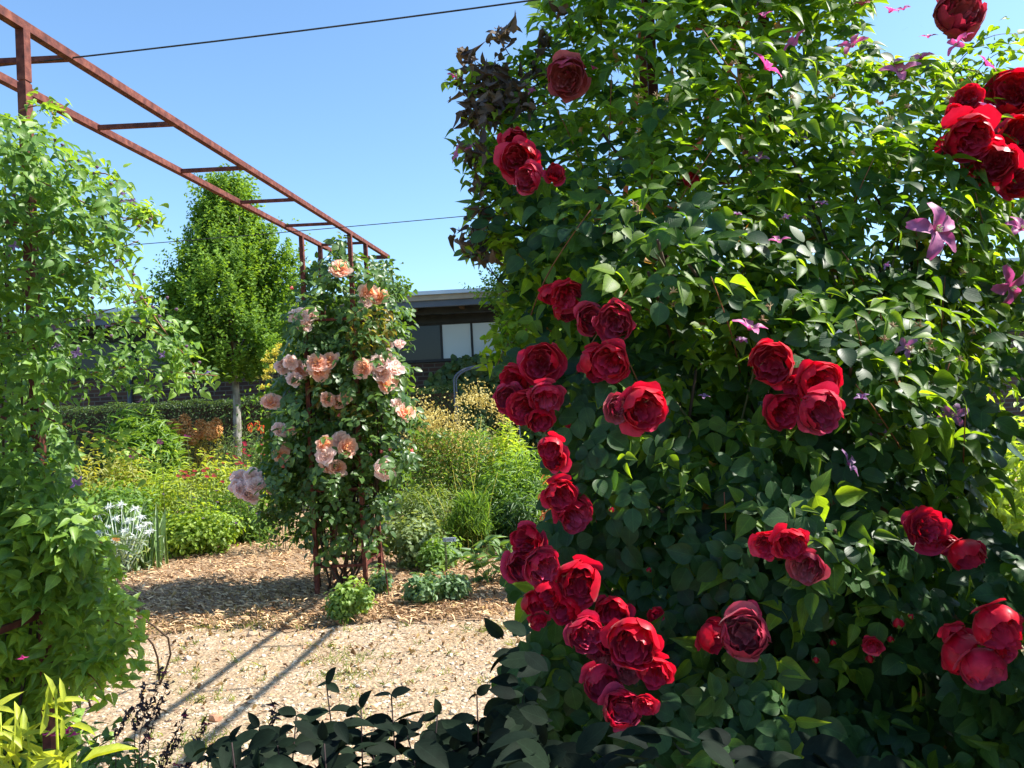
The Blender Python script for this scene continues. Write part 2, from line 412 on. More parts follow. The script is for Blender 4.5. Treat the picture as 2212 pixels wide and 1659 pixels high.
def stones():
    ph = (1+5**.5)/2
    I = nrm(np.array([(-1, ph, 0), (1, ph, 0), (-1, -ph, 0), (1, -ph, 0), (0, -1, ph), (0, 1, ph), (0, -1, -ph), (0, 1, -ph), (ph, 0, -1), (ph, 0, 1), (-ph, 0, -1), (-ph, 0, 1)], float))
    Fi = np.array([(0, 11, 5), (0, 5, 1), (0, 1, 7), (0, 7, 10), (0, 10, 11), (1, 5, 9), (5, 11, 4), (11, 10, 2), (10, 7, 6), (7, 1, 8), (3, 9, 4), (3, 4, 2), (3, 2, 6), (3, 6, 8), (3, 8, 9), (4, 9, 5), (2, 4, 11), (6, 2, 10), (8, 6, 7), (9, 8, 1)])
    n = 15000
    Y = 2.9+rng.random(n)**1.3*3.5; X = rng.uniform(-.72, .35, n)*Y
    keep = Y < mulch_edge(X)+.15; X, Y = X[keep], Y[keep]; n = len(X)
    r = rng.gamma(2.0, .0019, n)+.002; r[rng.random(n) < .025] *= 2.2
    sc = np.stack([rng.uniform(.8, 1.6, n), rng.uniform(.7, 1.2, n), rng.uniform(.4, .8, n)], -1)*r[:, None]
    th = rng.uniform(0, 6.28, n); c, s = np.cos(th), np.sin(th)
    V = I[None]*sc[:, None, :]*(1+rng.normal(0, .16, (n, 12, 1)))
    V = np.stack([V[..., 0]*c[:, None]-V[..., 1]*s[:, None], V[..., 0]*s[:, None]+V[..., 1]*c[:, None], V[..., 2]], -1)
    V += np.stack([X, Y, gz(X, Y)+sc[:, 2]*.35], -1)[:, None, :]
    idx = (Fi.ravel()[None]+(np.arange(n)*12)[:, None]).ravel()
    t = np.repeat(rng.random(n), 12)
    m, nn, l, p = mat('pebble')
    at_ = nn.new('ShaderNodeAttribute'); at_.attribute_name = 'tint'
    cr = nn.new('ShaderNodeValToRGB'); e = cr.color_ramp.elements
    e[0].position = 0; e[0].color = (.18, .13, .09, 1); e[1].position = 1; e[1].color = (.68, .58, .45, 1)
    for q, cc in ((.25, (.46, .34, .23, 1)), (.5, (.60, .49, .36, 1)), (.7, (.36, .32, .28, 1)), (.82, (.68, .57, .44, 1)), (.9, (.36, .15, .08, 1)), (.93, (.56, .48, .36, 1))):
        z = e.new(q); z.color = cc
    l.new(at_.outputs['Fac'], cr.inputs[0]); l.new(cr.outputs[0], p.inputs['Base Color']); p.inputs['Roughness'].default_value = .85
    tag(link('pebbles', rawmesh('pebbles', V.reshape(-1, 3), idx, np.full(n*20, 3), t, False, m)), kind='stuff')
stones()

def litter():
    n = 900; Y = 3.6+rng.random(n)**.6*3.2; X = rng.uniform(-.5, .05, n)*Y
    k = rng.random(n) < np.clip((Y-3.4)/3, .12, 1); X, Y = X[k], Y[k]; n = len(X)
    P = np.stack([X, Y, gz(X, Y)+.012+.03*(Y > mulch_edge(X))], -1); D = rv(n)*[1, 1, .15]
    o = leaves('leaf_litter', None, tintmat('fallen_leaf', (.12, .06, .03), (.55, .38, .16)), P, D, nrm(rv(n)*.4+[0, 0, 1]), rng.uniform(.018, .045, n), .6, rng.random(n), 'curl', False)
    tag(o, kind='stuff')
litter()

# ------------------------------------------------------------------ pergolas
AZ = .119                       # the pergola runs ahead and slightly right
def lin(x0, y): return x0+(y-2.83)*AZ
def pergola(name, xl, xr, label, group, y0, y1, cols, rungs, zt=3.07):
    root = empty(name, (lin(xl, y0), y0, 0), label, 'pergola', group)
    t = .034
    for x in (xl, xr):
        b = MB(); b.bar((lin(x, y0), y0, zt), (lin(x, y1), y1, zt), t, t); b.build('beam', RUST, root)
    for y in rungs:
        b = MB(); b.bar((lin(xl, y)+t/2, y, zt-.002), (lin(xr, y)-t/2, y-(xr-xl)*AZ*.0, zt-.002), t*.62, t*.62); b.build('rung', RUST, root)
    b = MB(); b.bar((lin(xl, y1)-.02, y1+.02, zt), (lin(xr, y1)+.02, y1+.02, zt), t, t); b.build('end_beam', RUST, root)
    for yc in cols:
        for x in (xl, xr):
            for dy in (0, .43):
                y = yc+dy; X = lin(x, y); b = MB()
                b.bar((X, y, -.05), (X, y, zt-.215), t, t); b.bar((X, y, zt-.215), (X, y, zt-.207), t*.8, t*.8)
                b.bar((X, y, zt-.207), (X, y, zt-t/2), t, t); b.build('post', RUST, root)
        for z in (.26, .90, 1.62, 2.34):
            c = [(lin(xl, yc), yc, z), (lin(xr, yc), yc, z), (lin(xr, yc+.43), yc+.43, z), (lin(xl, yc+.43), yc+.43, z)]
            b = MB()
            for i in range(4): b.bar(np.array(c[i]), np.array(c[(i+1) % 4]), .022, .022)
            b.build('tie_ring', RUST, root)
    return root
pergola('pergola', -2.16, -1.75, 'rusty steel ladder pergola crossing the sky on the left', 'rusty garden pergolas', -1.5, 7.64, (-1.26, 2.40, 6.50), (-.7, .06, .82, 1.58, 2.34, 3.10, 3.86, 4.62, 5.38, 6.14, 6.93))
pergola('pergola', .57, .98, 'rusty steel pergola whose posts stand inside the red rose thicket', 'rusty garden pergolas', 1.9, 7.64, (2.75, 6.50), (2.34, 3.10, 3.86, 4.62, 5.38, 6.14, 6.93))
WIRE = noisemat('steel_cable', [(.015, .015, .018), (.05, .05, .055)], 40, .5, 0, metal=.3)
for (a, b, lab) in (((-2.13, 3.13, 3.06), (.60, 2.79, 3.09), 'taut dark steel cable highest in the sky, nearer of the two'),
                    ((-4.2, 6.60, 3.05), (.95, 5.90, 3.07), 'thin steel cable farther off, meeting the far end of the ladder beams')):
    t = np.linspace(0, 1, 9)[:, None]; P = np.array(a)*(1-t)+np.array(b)*t; P[:, 2] -= (.012*np.sin(t*np.pi)).ravel()
    m = MB(); m.tube(P, .0035, k=5); o = m.build('steel_cable', WIRE); tag(o, lab, 'cable', 'cables strung between the pergolas')

# ------------------------------------------------------------------ building
def building():
    th = -.045
    P0 = at(1040, 772, 15.5)
    root = empty('garden_building', (P0[0], P0[1], 0), 'long low brick building with dark windows and a deep timber eave behind the hedge', 'building')
    root.rotation_euler = (0, 0, th)
    def ln(o): o.location = (0, 0, 0); return o
    x0, x1 = -16.0, 16.0
    def brick():
        m, n, l, p = mat('brick')
        tc = n.new('ShaderNodeTexCoord'); s = n.new('ShaderNodeSeparateXYZ'); c = n.new('ShaderNodeCombineXYZ')
        l.new(tc.outputs['Object'], s.inputs[0]); l.new(s.outputs[0], c.inputs[0]); l.new(s.outputs[2], c.inputs[1])
        b = n.new('ShaderNodeTexBrick'); b.inputs['Scale'].default_value = 1; b.inputs['Brick Width'].default_value = .24
        b.inputs['Row Height'].default_value = .085; b.inputs['Mortar Size'].default_value = .011
        b.inputs['Color1'].default_value = (.11, .050, .036, 1); b.inputs['Color2'].default_value = (.06, .030, .025, 1); b.inputs['Mortar'].default_value = (.13, .11, .095, 1)
        l.new(c.outputs[0], b.inputs['Vector']); l.new(b.outputs[0], p.inputs['Base Color']); p.inputs['Roughness'].default_value = .9
        return m
    w = MB(); w.box((x0, 0, 0), (x1, .3, 2.40)); w.build('brick_wall', brick(), root, loc=(0, 0, 0))
    DK = noisemat('dark_frame', [(.02, .022, .03), (.04, .042, .05)], 5, .5, 0)
    INT = noisemat('dark_interior', [(.02, .02, .022), (.035, .035, .04)], 2, .9, 0)
    bm = MB(); bm.box((x0, .5, 2.40), (x1, .6, 3.5)); bm.build('inner_wall', INT, root, loc=(0, 0, 0))
    s = MB(); s.box((x0, -.06, 2.403), (x1, .32, 2.46)); s.build('window_sill', DK, root, loc=(0, 0, 0))
    h = MB(); h.box((x0, -.02, 3.18), (x1, .30, 3.42)); h.build('lintel', DK, root, loc=(0, 0, 0))
    SKYREFL = noisemat('sky_reflection_pane', [(.50, .56, .68), (.60, .66, .78)], .6, .12, 0, spec=.8)  # reflected sky painted into the pane as a pale blue colour
    def glass():
        m, n, l, p = mat('window_glass'); p.inputs['Base Color'].default_value = (.012, .014, .02, 1); p.inputs['Roughness'].default_value = .08
        p.inputs['Specular IOR Level'].default_value = .35
        return m
    GL = glass()
    k = 0; x = x0
    while x < x1-.1:
        xw = .62 if x > -1.4 else .95
        xe = min(x+xw, x1)
        f = MB(); f.box((x, .02, 2.46), (x+.025, .12, 3.18)); f.box((xe-.02, .02, 2.46), (xe, .12, 3.18))
        f.box((x+.025, .02, 3.15), (xe-.02, .12, 3.18)); fo = f.build('window', DK, root, loc=(0, 0, 0))
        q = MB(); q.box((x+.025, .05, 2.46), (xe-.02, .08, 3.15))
        q.build('pane', SKYREFL if x > -.85 else GL, fo, loc=(0, 0, 0))
        x = xe; k += 1
    TIM = noisemat('eave_timber', [(.08, .055, .035), (.17, .12, .08)], 3, .8, .1, (6, 1, 1))
    PALE = noisemat('roof_edge', [(.42, .47, .55), (.52, .57, .65)], 3, .4, 0, metal=.4)
    CON = noisemat('fascia', [(.28, .25, .21), (.38, .34, .29)], 4, .8, .1)
    GUT = noisemat('gutter_metal', [(.07, .09, .13), (.10, .12, .16)], 3, .45, 0)
    r = MB(); r.box((x0-.5, -1.25, 3.60), (x1, 6, 3.67)); ro = r.build('roof', PALE, root, loc=(0, 0, 0))
    f = MB(); f.box((x0-.5, -1.20, 3.50), (x1, -1.1, 3.598)); f.build('fascia', CON, root, loc=(0, 0, 0))
    f = MB(); f.box((x0-.5, -1.16, 3.38), (x1, -1.04, 3.498)); f.build('gutter', GUT, root, loc=(0, 0, 0))
    f = MB(); f.box((x0-.5, -1.0, 3.46), (x1, -.03, 3.52)); so_ = f.build('soffit', TIM, root, loc=(0, 0, 0))
    f = MB(); f.box((x0, -.62, 3.30), (x1, -.48, 3.458)); f.build('eave_beam', DK, root, loc=(0, 0, 0))
    xx = x0+.4
    while xx < x1:
        f = MB(); f.box((xx, -.98, 3.36), (xx+.07, -.63, 3.457)); f.build('rafter', TIM, root, loc=(0, 0, 0)); xx += .9
    for xp in (-7.25, -2.6):
        d = MB(); d.tube([(xp, -.07, 0), (xp, -.07, 3.3)], .05, k=8); d.build('downpipe', GUT, root, loc=(0, 0, 0))
building()

# ------------------------------------------------------------------ trees and hedge
HB = leafmat('hornbeam_leaf', (.030, .085, .014), (.18, .30, .040), .35, .55, spec=.2)
def columnar_tree(px, pbase, d, pytop, rad, label, n_spray=1300, seed=1):
    r = np.random.default_rng(seed)
    base = at(px, 900, d); X, Y = base[0], base[1]
    top = at(px, pytop, d)[2]-.30; z0 = at(px, pbase, d)[2]
    root = empty('columnar_tree', (X, Y, 0), label, 'tree', 'slim columnar trees in front of the building')
    b = MB(); b.tube([(X-.02, Y, -.1), (X, Y, .9), (X+.02, Y, 1.8), (X, Y, z0+.4), (X, Y, top*.8)], .085, .03, 10)
    b.build('trunk', TRUNK, root, True)
    L = MB()
    for k in range(26):
        a = r.uniform(0, 6.28); zz = r.uniform(z0+.1, top-1.2); ln_ = r.uniform(.6, 1.1)*rad
        p0 = np.array([X, Y, zz]); dr = np.array([math.cos(a), math.sin(a), 1.6]); dr /= np.linalg.norm(dr)
        L.tube([p0, p0+dr*ln_*.6, p0+dr*ln_*1.1+np.array([0, 0, .15])], .02, .006, 5)
    L.build('branches', BARK, root, True)
    # sprays
    t = r.random(n_spray)**.85; z = z0+(top-z0)*t
    prof = rad*np.interp(t, [0, .08, .25, .45, .6, .78, .92, 1], [.35, .78, 1.0, .84, .60, .34, .20, .04])
    a = r.uniform(0, 6.28, n_spray); lump = 1+.16*np.sin(a*3+z*1.9)+.14*np.sin(a*5-z*3.1)
    rr = prof*lump*np.sqrt(r.uniform(.22, 1.05, n_spray))
    P0 = np.stack([X+rr*np.cos(a), Y+rr*np.sin(a), z], -1)
    P0[:, 2] += .38*np.sin(a*4+1)*(rr/rad)*(t > .15)
    out = np.stack([np.cos(a), np.sin(a), np.zeros_like(a)], -1)
    ax = nrm(out*.55+np.array([0, 0, 1.0])+r.standard_normal((n_spray, 3))*.22)
    m = 24; s = np.linspace(0, 1, m)[None, :, None]; SL = (r.uniform(.22, .45, n_spray)*np.where(r.random(n_spray) < .15, 1.6, 1))[:, None, None]
    P = (P0[:, None]+ax[:, None]*s*SL+r.standard_normal((n_spray, m, 3))*.018).reshape(-1, 3)
    n = len(P); axr = np.repeat(ax, m, 0); side = nrm(np.cross(axr, r.standard_normal((n, 3))))
    D = nrm(axr*.6+side); N = nrm(np.repeat(out, m, 0)*.5+np.array([0, 0, .6])+r.standard_normal((n, 3))*.5)
    tint = np.repeat(.25+.5*r.random(n_spray), m)+.35*np.tile(np.linspace(-.3, 1, m), n_spray)*.9
    leaves('crown', root, HB, P, D, N, .098*(1-.35*np.tile(np.linspace(0, 1, m), n_spray)), .55, tint-.1, 'simple', False)
columnar_tree(510, 830, 12.4, 385, 1.08, 'slim columnar tree with pale trunk behind the orange flower heads', 2100)
columnar_tree(1232, 770, 12.6, 400, 1.05, 'columnar tree half hidden behind the left edge of the red rose thicket', 1700, seed=5)

HG = leafmat('hedge_leaf', (.025, .055, .018), (.08, .14, .035), .3, .5)
def hedge(x0, x1, y0, y1, h, label):
    root = empty('clipped_hedge', ((x0+x1)/2, (y0+y1)/2, 0), label, 'hedge', 'clipped hedges before the building')
    b = MB(); b.box((x0+.12, y0+.14, -.05), (x1-.12, y1-.12, h-.12)); b.build('inner_twigs', BARK, root)
    n = int((x1-x0)*2600)
    X = rng.uniform(x0, x1, n); f = rng.random(n) < .68
    Y = np.where(f, y0+rng.random(n)**2*.18, rng.uniform(y0, y1, n)); Z = np.where(f, rng.uniform(.2, h, n), h-rng.random(n)**2*.14)
    Z += .03*np.sin(X*4)*f*0+.025*np.sin(X*5.1)+.02*np.sin(X*13)
    P = np.stack([X, Y, Z], -1); out = np.where(f[:, None], [0, -1., 0], [0, 0, 1.])
    D, N = orient(n, out, .8, .4, .6, -.1)
    leaves('foliage', root, HG, P, D, N, rng.uniform(.03, .055, n), .6, .6*rng.random(n)+.5*vnoise(P, 2.5), 'simple', False)
hedge(-8.5, -2.55, 13.6, 14.2, 1.83, 'dark clipped hedge left of the tree trunk, under the brick wall')
hedge(-2.5, -.85, 13.0, 13.6, 1.86, 'clipped hedge block right of the apricot rose, below the window')

# ivy on the building wall + arch
VINE = leafmat('vine_leaf', (.03, .07, .02), (.10, .17, .045), .3, .45)
def wallvine():
    root = empty('wall_creeper', (0.1, 13.9, 0), 'dense round-leaved creeper covering the brick wall beside the iron arch', 'creeper')
    poly = [(900, 850), (925, 815), (960, 790), (985, 770), (1020, 762), (1060, 768), (1130, 760), (1300, 750), (1300, 1000), (1050, 1000), (985, 960), (980, 870), (940, 862)]
    x, y = inpic(poly, 4200); d = rng.uniform(14.55, 14.95, 4200); P = at(x, y, d)
    D, N = orient(4200, np.array([0, -1., 0]), .8, .35, .5, .8)
    leaves('foliage', root, VINE, P, D, N, rng.uniform(.08, .15, 4200), .95, rng.random(4200)*.6+.4*vnoise(P, 3), 'rose')
    m = MB()
    for k in range(10):
        xx = rng.uniform(960, 1250); p0 = at(xx, 1100, 14.9); m.tube([(p0[0], p0[1], 0), p0+[.05, 0, .6], p0+[.1, 0, 1.6], at(xx+rng.uniform(-40, 40), 800, 14.9)], .012, .004, 4)
    m.build('stems', BARK, root)
wallvine()
def arch():
    IR = noisemat('blue_grey_iron', [(.06, .08, .12), (.10, .12, .17)], 12, .6, 0)
    d = 11.6; c = at(1045, 900, d)
    root = empty('iron_arch', (c[0], c[1], 0), 'blue-grey iron garden arch in front of the creeper', 'arch')
    lx = at(982, 860, d)[0]; rx_ = at(1100, 860, d)[0]; cx_ = (lx+rx_)/2; r = (rx_-lx)/2; zt = at(985, 822, d)[2]
    for dy in (0, .5):
        P = [(lx, d+dy, 0), (lx, d+dy, zt)]
        P += [(cx_-r*math.cos(t), d+dy, zt+r*.50*math.sin(t)) for t in np.linspace(.1, np.pi-.1, 14)]
        P += [(rx_, d+dy, zt), (rx_, d+dy, 0)]
        m = MB(); m.tube(P, .014, k=6); m.build('hoop', IR, root, True)
    for z in (.5, 1.1, 1.7):
        for X in (lx, rx_):
            m = MB(); m.bar((X, d, z), (X, d+.5, z), .012); m.build('cross_bar', IR, root)
    # plate
    s = at(1115, 783, d-.06)
    pl = empty('name_board', (s[0], s[1], s[2]), 'small cream name board with black writing above the arch', 'sign')
    m = MB(); m.box((-.18, -.008, -.045), (.20, .008, .05)); m.build('board', noisemat('cream_board', [(.50, .46, .30), (.56, .52, .35)], 6, .6, 0), pl, loc=(0, 0, 0))
    m = MB(); m.tube([(0, .03, -.045), (0, .03, -s[2])], .011, k=6); m.build('stake', IR, pl, loc=(0, 0, 0))
    text('writing', 'Schu', .085, (-.05, -.011, -.025), pl, INK)
def text(name, body, size, loc, parent, material, bold=0):
    c = bpy.data.curves.new(name, 'FONT'); c.body = body; c.size = size; c.extrude = .0008; c.offset = bold
    c.materials.append(material); o = bpy.data.objects.new(name, c); C.objects.link(o); o.parent = parent
    me = bpy.data.meshes.new_from_object(o); bpy.data.objects.remove(o)
    if not me.materials: me.materials.append(material)
    o = bpy.data.objects.new(name, me); C.objects.link(o); o.parent = parent
    o.location = loc; o.rotation_euler = (math.pi/2, 0, 0)
    return o
INK = noisemat('black_ink', [(.012, .012, .014), (.02, .02, .022)], 5, .6, 0)
arch()

# ------------------------------------------------------------------ flowers
def petals(spec, seed, crumple=.06):
    """spec: layers (count, radius, height, half angle, opening in degrees, reflex, tint): nested cupped petals of unit radius"""
    r = np.random.default_rng(seed); V = []; I = []; T = []; nv = 0
    nu, nw = 8, 9
    for (cnt, R, H, ha, tmax, refl, tin) in spec:
        a0 = r.uniform(0, 6.28)
        for k in range(cnt):
            phi = a0+2*np.pi*k/cnt+r.normal(0, .2); Rk = R*r.uniform(.9, 1.1); Hk = H*r.uniform(.88, 1.1); tm = math.radians(tmax+r.normal(0, 9))
            u = np.linspace(0, 1, nu)[:, None]; v = np.linspace(-1, 1, nw)[None, :]
            notch = r.uniform(-.05, .10)*np.exp(-(v*2.6)**2)+.02*np.sin(v*r.uniform(7, 11)+r.uniform(0, 6))
            uu = u*(1-.20*v**4-.07*v**2-notch)
            t = tm*uu
            rad = Rk*np.sin(t); z = Hk*(1-np.cos(t))
            ov = np.clip(uu-.6, 0, 1)/.4; rf = max(refl+r.normal(0, .10), -.1)
            rad = rad+rf*ov**1.6*.5; z = z-max(rf, 0)*ov**2*.38
            hw = ha*np.clip(.30+1.5*u, 0, 1)*r.uniform(.85, 1.12)
            ang = phi+v*hw
            ru = crumple*uu**2*(np.sin(v*r.uniform(2, 4)+r.uniform(0, 6))+.5*np.sin(v*6+r.uniform(0, 6)))
            rad = rad+ru*.8; z = z+ru*r.uniform(-.8, .8)
            # the petal's side edges curl away a little
            rad = rad+.05*R*np.abs(v)**3*u
            p = np.stack([rad*np.cos(ang), rad*np.sin(ang), z], -1).reshape(-1, 3)
            V.append(p); T.append(np.clip(tin+.35*(u+0*v-.5)+r.normal(0, .06), 0, 1).ravel())
            for i in range(nu-1):
                for j in range(nw-1):
                    q = nv+i*nw+j; I += [q, q+1, q+nw+1, q+nw]
            nv += nu*nw
    return np.concatenate(V), I, np.concatenate(T)

def bloom_mesh(name, spec, seed, material, crumple=.06):
    V, I, T = petals(spec, seed, crumple)
    V = V-np.array([0, 0, .3])
    return rawmesh(name, V, I, np.full(len(I)//4, 4), T, True, material)

RED = petalmat('red_petal', (.24, .002, .010), (.58, .004, .028), (.68, .045, .13), .28, .42, (1.7, 1.0, 1.0))
REDP = petalmat('faded_red_petal', (.32, .003, .02), (.54, .008, .045), (.68, .08, .19), .22, .5)
PURP = petalmat('withering_petal', (.28, .008, .032), (.46, .03, .075), (.62, .16, .19), .2, .6)
APR = petalmat('apricot_petal', (.93, .48, .14), (.94, .66, .54), (.93, .68, .58), .55, .6, (1.15, 1, .9))
PALEP = petalmat('pale_pink_petal', (.93, .68, .48), (.95, .80, .76), (.94, .78, .74), .55, .6, (1.1, 1, 1))
CUP = [(3, 1.0, .62, .80, 88, .28, .95), (5, .90, .74, .80, 104, .06, .88), (6, .80, .80, .72, 108, .0, .78), (7, .68, .82, .62, 104, .0, .66), (7, .55, .82, .55, 100, .03, .52), (7, .42, .80, .52, 98, .05, .4), (6, .30, .78, .55, 96, .03, .3), (4, .17, .74, .7, 95, .0, .2)]
BALL = [(2, 1.0, .62, .80, 92, .35, .95), (5, .90, .78, .88, 118, -.04, .88), (6, .82, .84, .80, 117, -.05, .8), (6, .70, .86, .70, 112, .0, .68), (7, .56, .86, .6, 106, .0, .55), (6, .42, .84, .58, 102, .0, .42), (5, .27, .80, .65, 98, .0, .3)]
NOD = [(4, 1.0, .66, .76, 84, .42, 1), (6, .88, .78, .80, 110, .0, .88), (7, .78, .82, .68, 110, .0, .78), (7, .64, .84, .60, 106, .0, .64), (7, .50, .84, .55, 102, .0, .5), (6, .36, .80, .58, 98, .05, .36), (4, .22, .78, .75, 95, .0, .25)]
WILD = [(5, 1.0, .56, .72, 84, .25, .95), (6, .90, .68, .68, 94, .14, .9), (7, .78, .74, .6, 98, .06, .75), (7, .62, .78, .55, 98, .03, .6), (7, .48, .78, .52, 98, .03, .46), (6, .34, .76, .56, 95, .03, .34), (4, .2, .72, .7, 92, .0, .2)]
RUF = [(7, 1.0, .34, .56, 84, .22, 1.0), (8, .90, .46, .48, 86, .18, .92), (7, .76, .56, .5, 88, .2, .75), (7, .60, .62, .46, 88, .15, .55), (6, .42, .62, .5, 90, .1, .35), (5, .24, .6, .6, 90, .1, .1)]
def variants(nm, mats, specs, cr): return [[bloom_mesh(nm, s, 11+i*7+j, m, cr) for i, s in enumerate(specs)] for j, m in enumerate(mats)]
RM = variants('red_rose_bloom', [RED, REDP, PURP], [CUP, BALL, NOD, WILD, BALL, CUP], .085)
PM = variants('apricot_rose_bloom', [APR, PALEP], [RUF, RUF, RUF], .10)

BUDG = leafmat('sepal', (.06, .10, .03), (.12, .16, .05), .2)
def bud_mesh(name, colmat, green=True):
    b = MB(); k = 8; rows = [(0, .25), (.2, .75), (.5, 1), (.9, .8), (1.4, .4), (1.75, .08)]
    V = [(r*math.cos(2*math.pi*j/k), r*math.sin(2*math.pi*j/k), z) for (z, r) in rows for j in range(k)]
    f = [(i*k+j, i*k+(j+1) % k, (i+1)*k+(j+1) % k, (i+1)*k+j) for i in range(len(rows)-1) for j in range(k)]
    b.add(V, f, .6)
    me = rawmesh(name, np.concatenate(b.V), b.I, b.S, np.concatenate(b.T), True, colmat)
    return me
def sepals_mesh():
    b = MB()
    for j in range(5):
        a = j*2*math.pi/5; c, s = math.cos(a), math.sin(a)
        b.add([(.2*c, .2*s, 0), (1.1*c-.45*s, 1.1*s+.45*c, .5), (1.1*c+.45*s, 1.1*s-.45*c, .5), (1.25*c, 1.25*s, 1.5)], [(0, 1, 3, 2)], .5)
    return rawmesh('sepals', np.concatenate(b.V), b.I, b.S, np.concatenate(b.T), True, BUDG)
RBUD = bud_mesh('rose_bud', RED); SEP = sepals_mesh(); PBUD = bud_mesh('rose_bud', petalmat('pink_bud', (.7, .12, .12), (.8, .25, .22), (.8, .25, .22)))

def place(name, me, parent, P, face, r, spin=None):
    o = bpy.data.objects.new(name, me); C.objects.link(o); o.parent = parent
    q = Vector(face).to_track_quat('Z', 'Y')
    M_ = q.to_matrix().to_4x4() @ Matrix.Rotation(rng.uniform(0, 6.28) if spin is None else spin, 4, 'Z')
    o.matrix_local = Matrix.Translation(Vector(P)-parent.location) @ M_ @ Matrix.Scale(r, 4)
    return o
def stalk(parent, root, pts, r, material, name='stalk'):
    P = np.array(pts); t = np.linspace(0, 1, 7); k = np.linspace(0, 1, len(P)); Q = np.stack([np.interp(t, k, P[:, i]) for i in range(3)], -1)
    Q[1:-1] = (Q[:-2]+2*Q[1:-1]+Q[2:])/4; m = MB(); m.tube(Q, r, r*.7, 5); o = m.build(name, material)
    o.parent = parent; o.matrix_parent_inverse = (Matrix.Translation(root.location) @ parent.matrix_local).inverted()
    return o
def hit(x, y, d): return at(float(x), float(y), d)
def pixr(px, d): return px/F*d/2

# ------------------------------------------------------------------ the red rose thicket on the right
HX = [(1215, -80), (1165, 40), (1180, 110), (1090, 130), (1060, 200), (1050, 290), (1015, 330), (1040, 410), (1040, 470), (1020, 545), (1090, 560), (1110, 640), (1150, 700), (1100, 760), (1130, 820), (1200, 880), (1230, 940), (1190, 1010), (1200, 1100), (1150, 1180), (1130, 1260), (1190, 1340), (1150, 1390), (1100, 1440), (1120, 1500), (1080, 1560), (1100, 1760),
      (2330, 1760), (2255, 1560), (2170, 1380), (2290, 1280), (2180, 1180), (2110, 1100), (2140, 930), (2090, 850), (2330, 740), (2330, 230), (2190, 150), (2100, 170), (2010, 120), (1880, 120), (1860, 20), (1820, -80)]
def front(x, y):
    """distance of the thicket's near face at picture point (x, y): bulges nearer low down and to the right"""
    x = np.asarray(x, float); y = np.asarray(y, float)
    d = 1.95-.30*np.clip((y-700)/900, 0, 1)-.18*np.clip((x-1300)/900, 0, 1)+.30*np.clip((1350-x)/350, 0, 1)+.25*np.clip((500-y)/600, 0, 1)
    d = d+.50*np.clip((x-1450)/750, 0, 1)*np.clip((900-y)/600, 0, 1)
    return d+.07*np.sin(x*.011+y*.004)+.07*np.sin(y*.013-x*.006)
ROSE = leafmat('rose_leaf', (.016, .046, .018), (.050, .115, .030), .34, .42, (2.8, 2.8, .6), spec=.28)
CLEM = leafmat('clematis_leaf', (.030, .085, .014), (.165, .275, .030), .50, .46, (3.2, 2.7, .5), spec=.28)
rose = empty('climbing_rose', (.9, 2.2, 0), 'large climbing rose with deep red double blooms filling the right side', 'rose bush')
clem = empty('clematis', (1.15, 2.3, 0), 'clematis with pink-purple star flowers threaded through the red rose thicket', 'clematis')

def rose_dens(x, y):
    r = np.clip((y-250)/900+.12-(x-1300)/2600*np.clip((1300-y)/900, 0, 1), .06, 1)
    return r
def clem_dens(x, y):
    r = np.clip(1.05-(y-250)/1500, .22, 1)*np.where((x < 1450) & (y > 700), .5, 1)
    return r

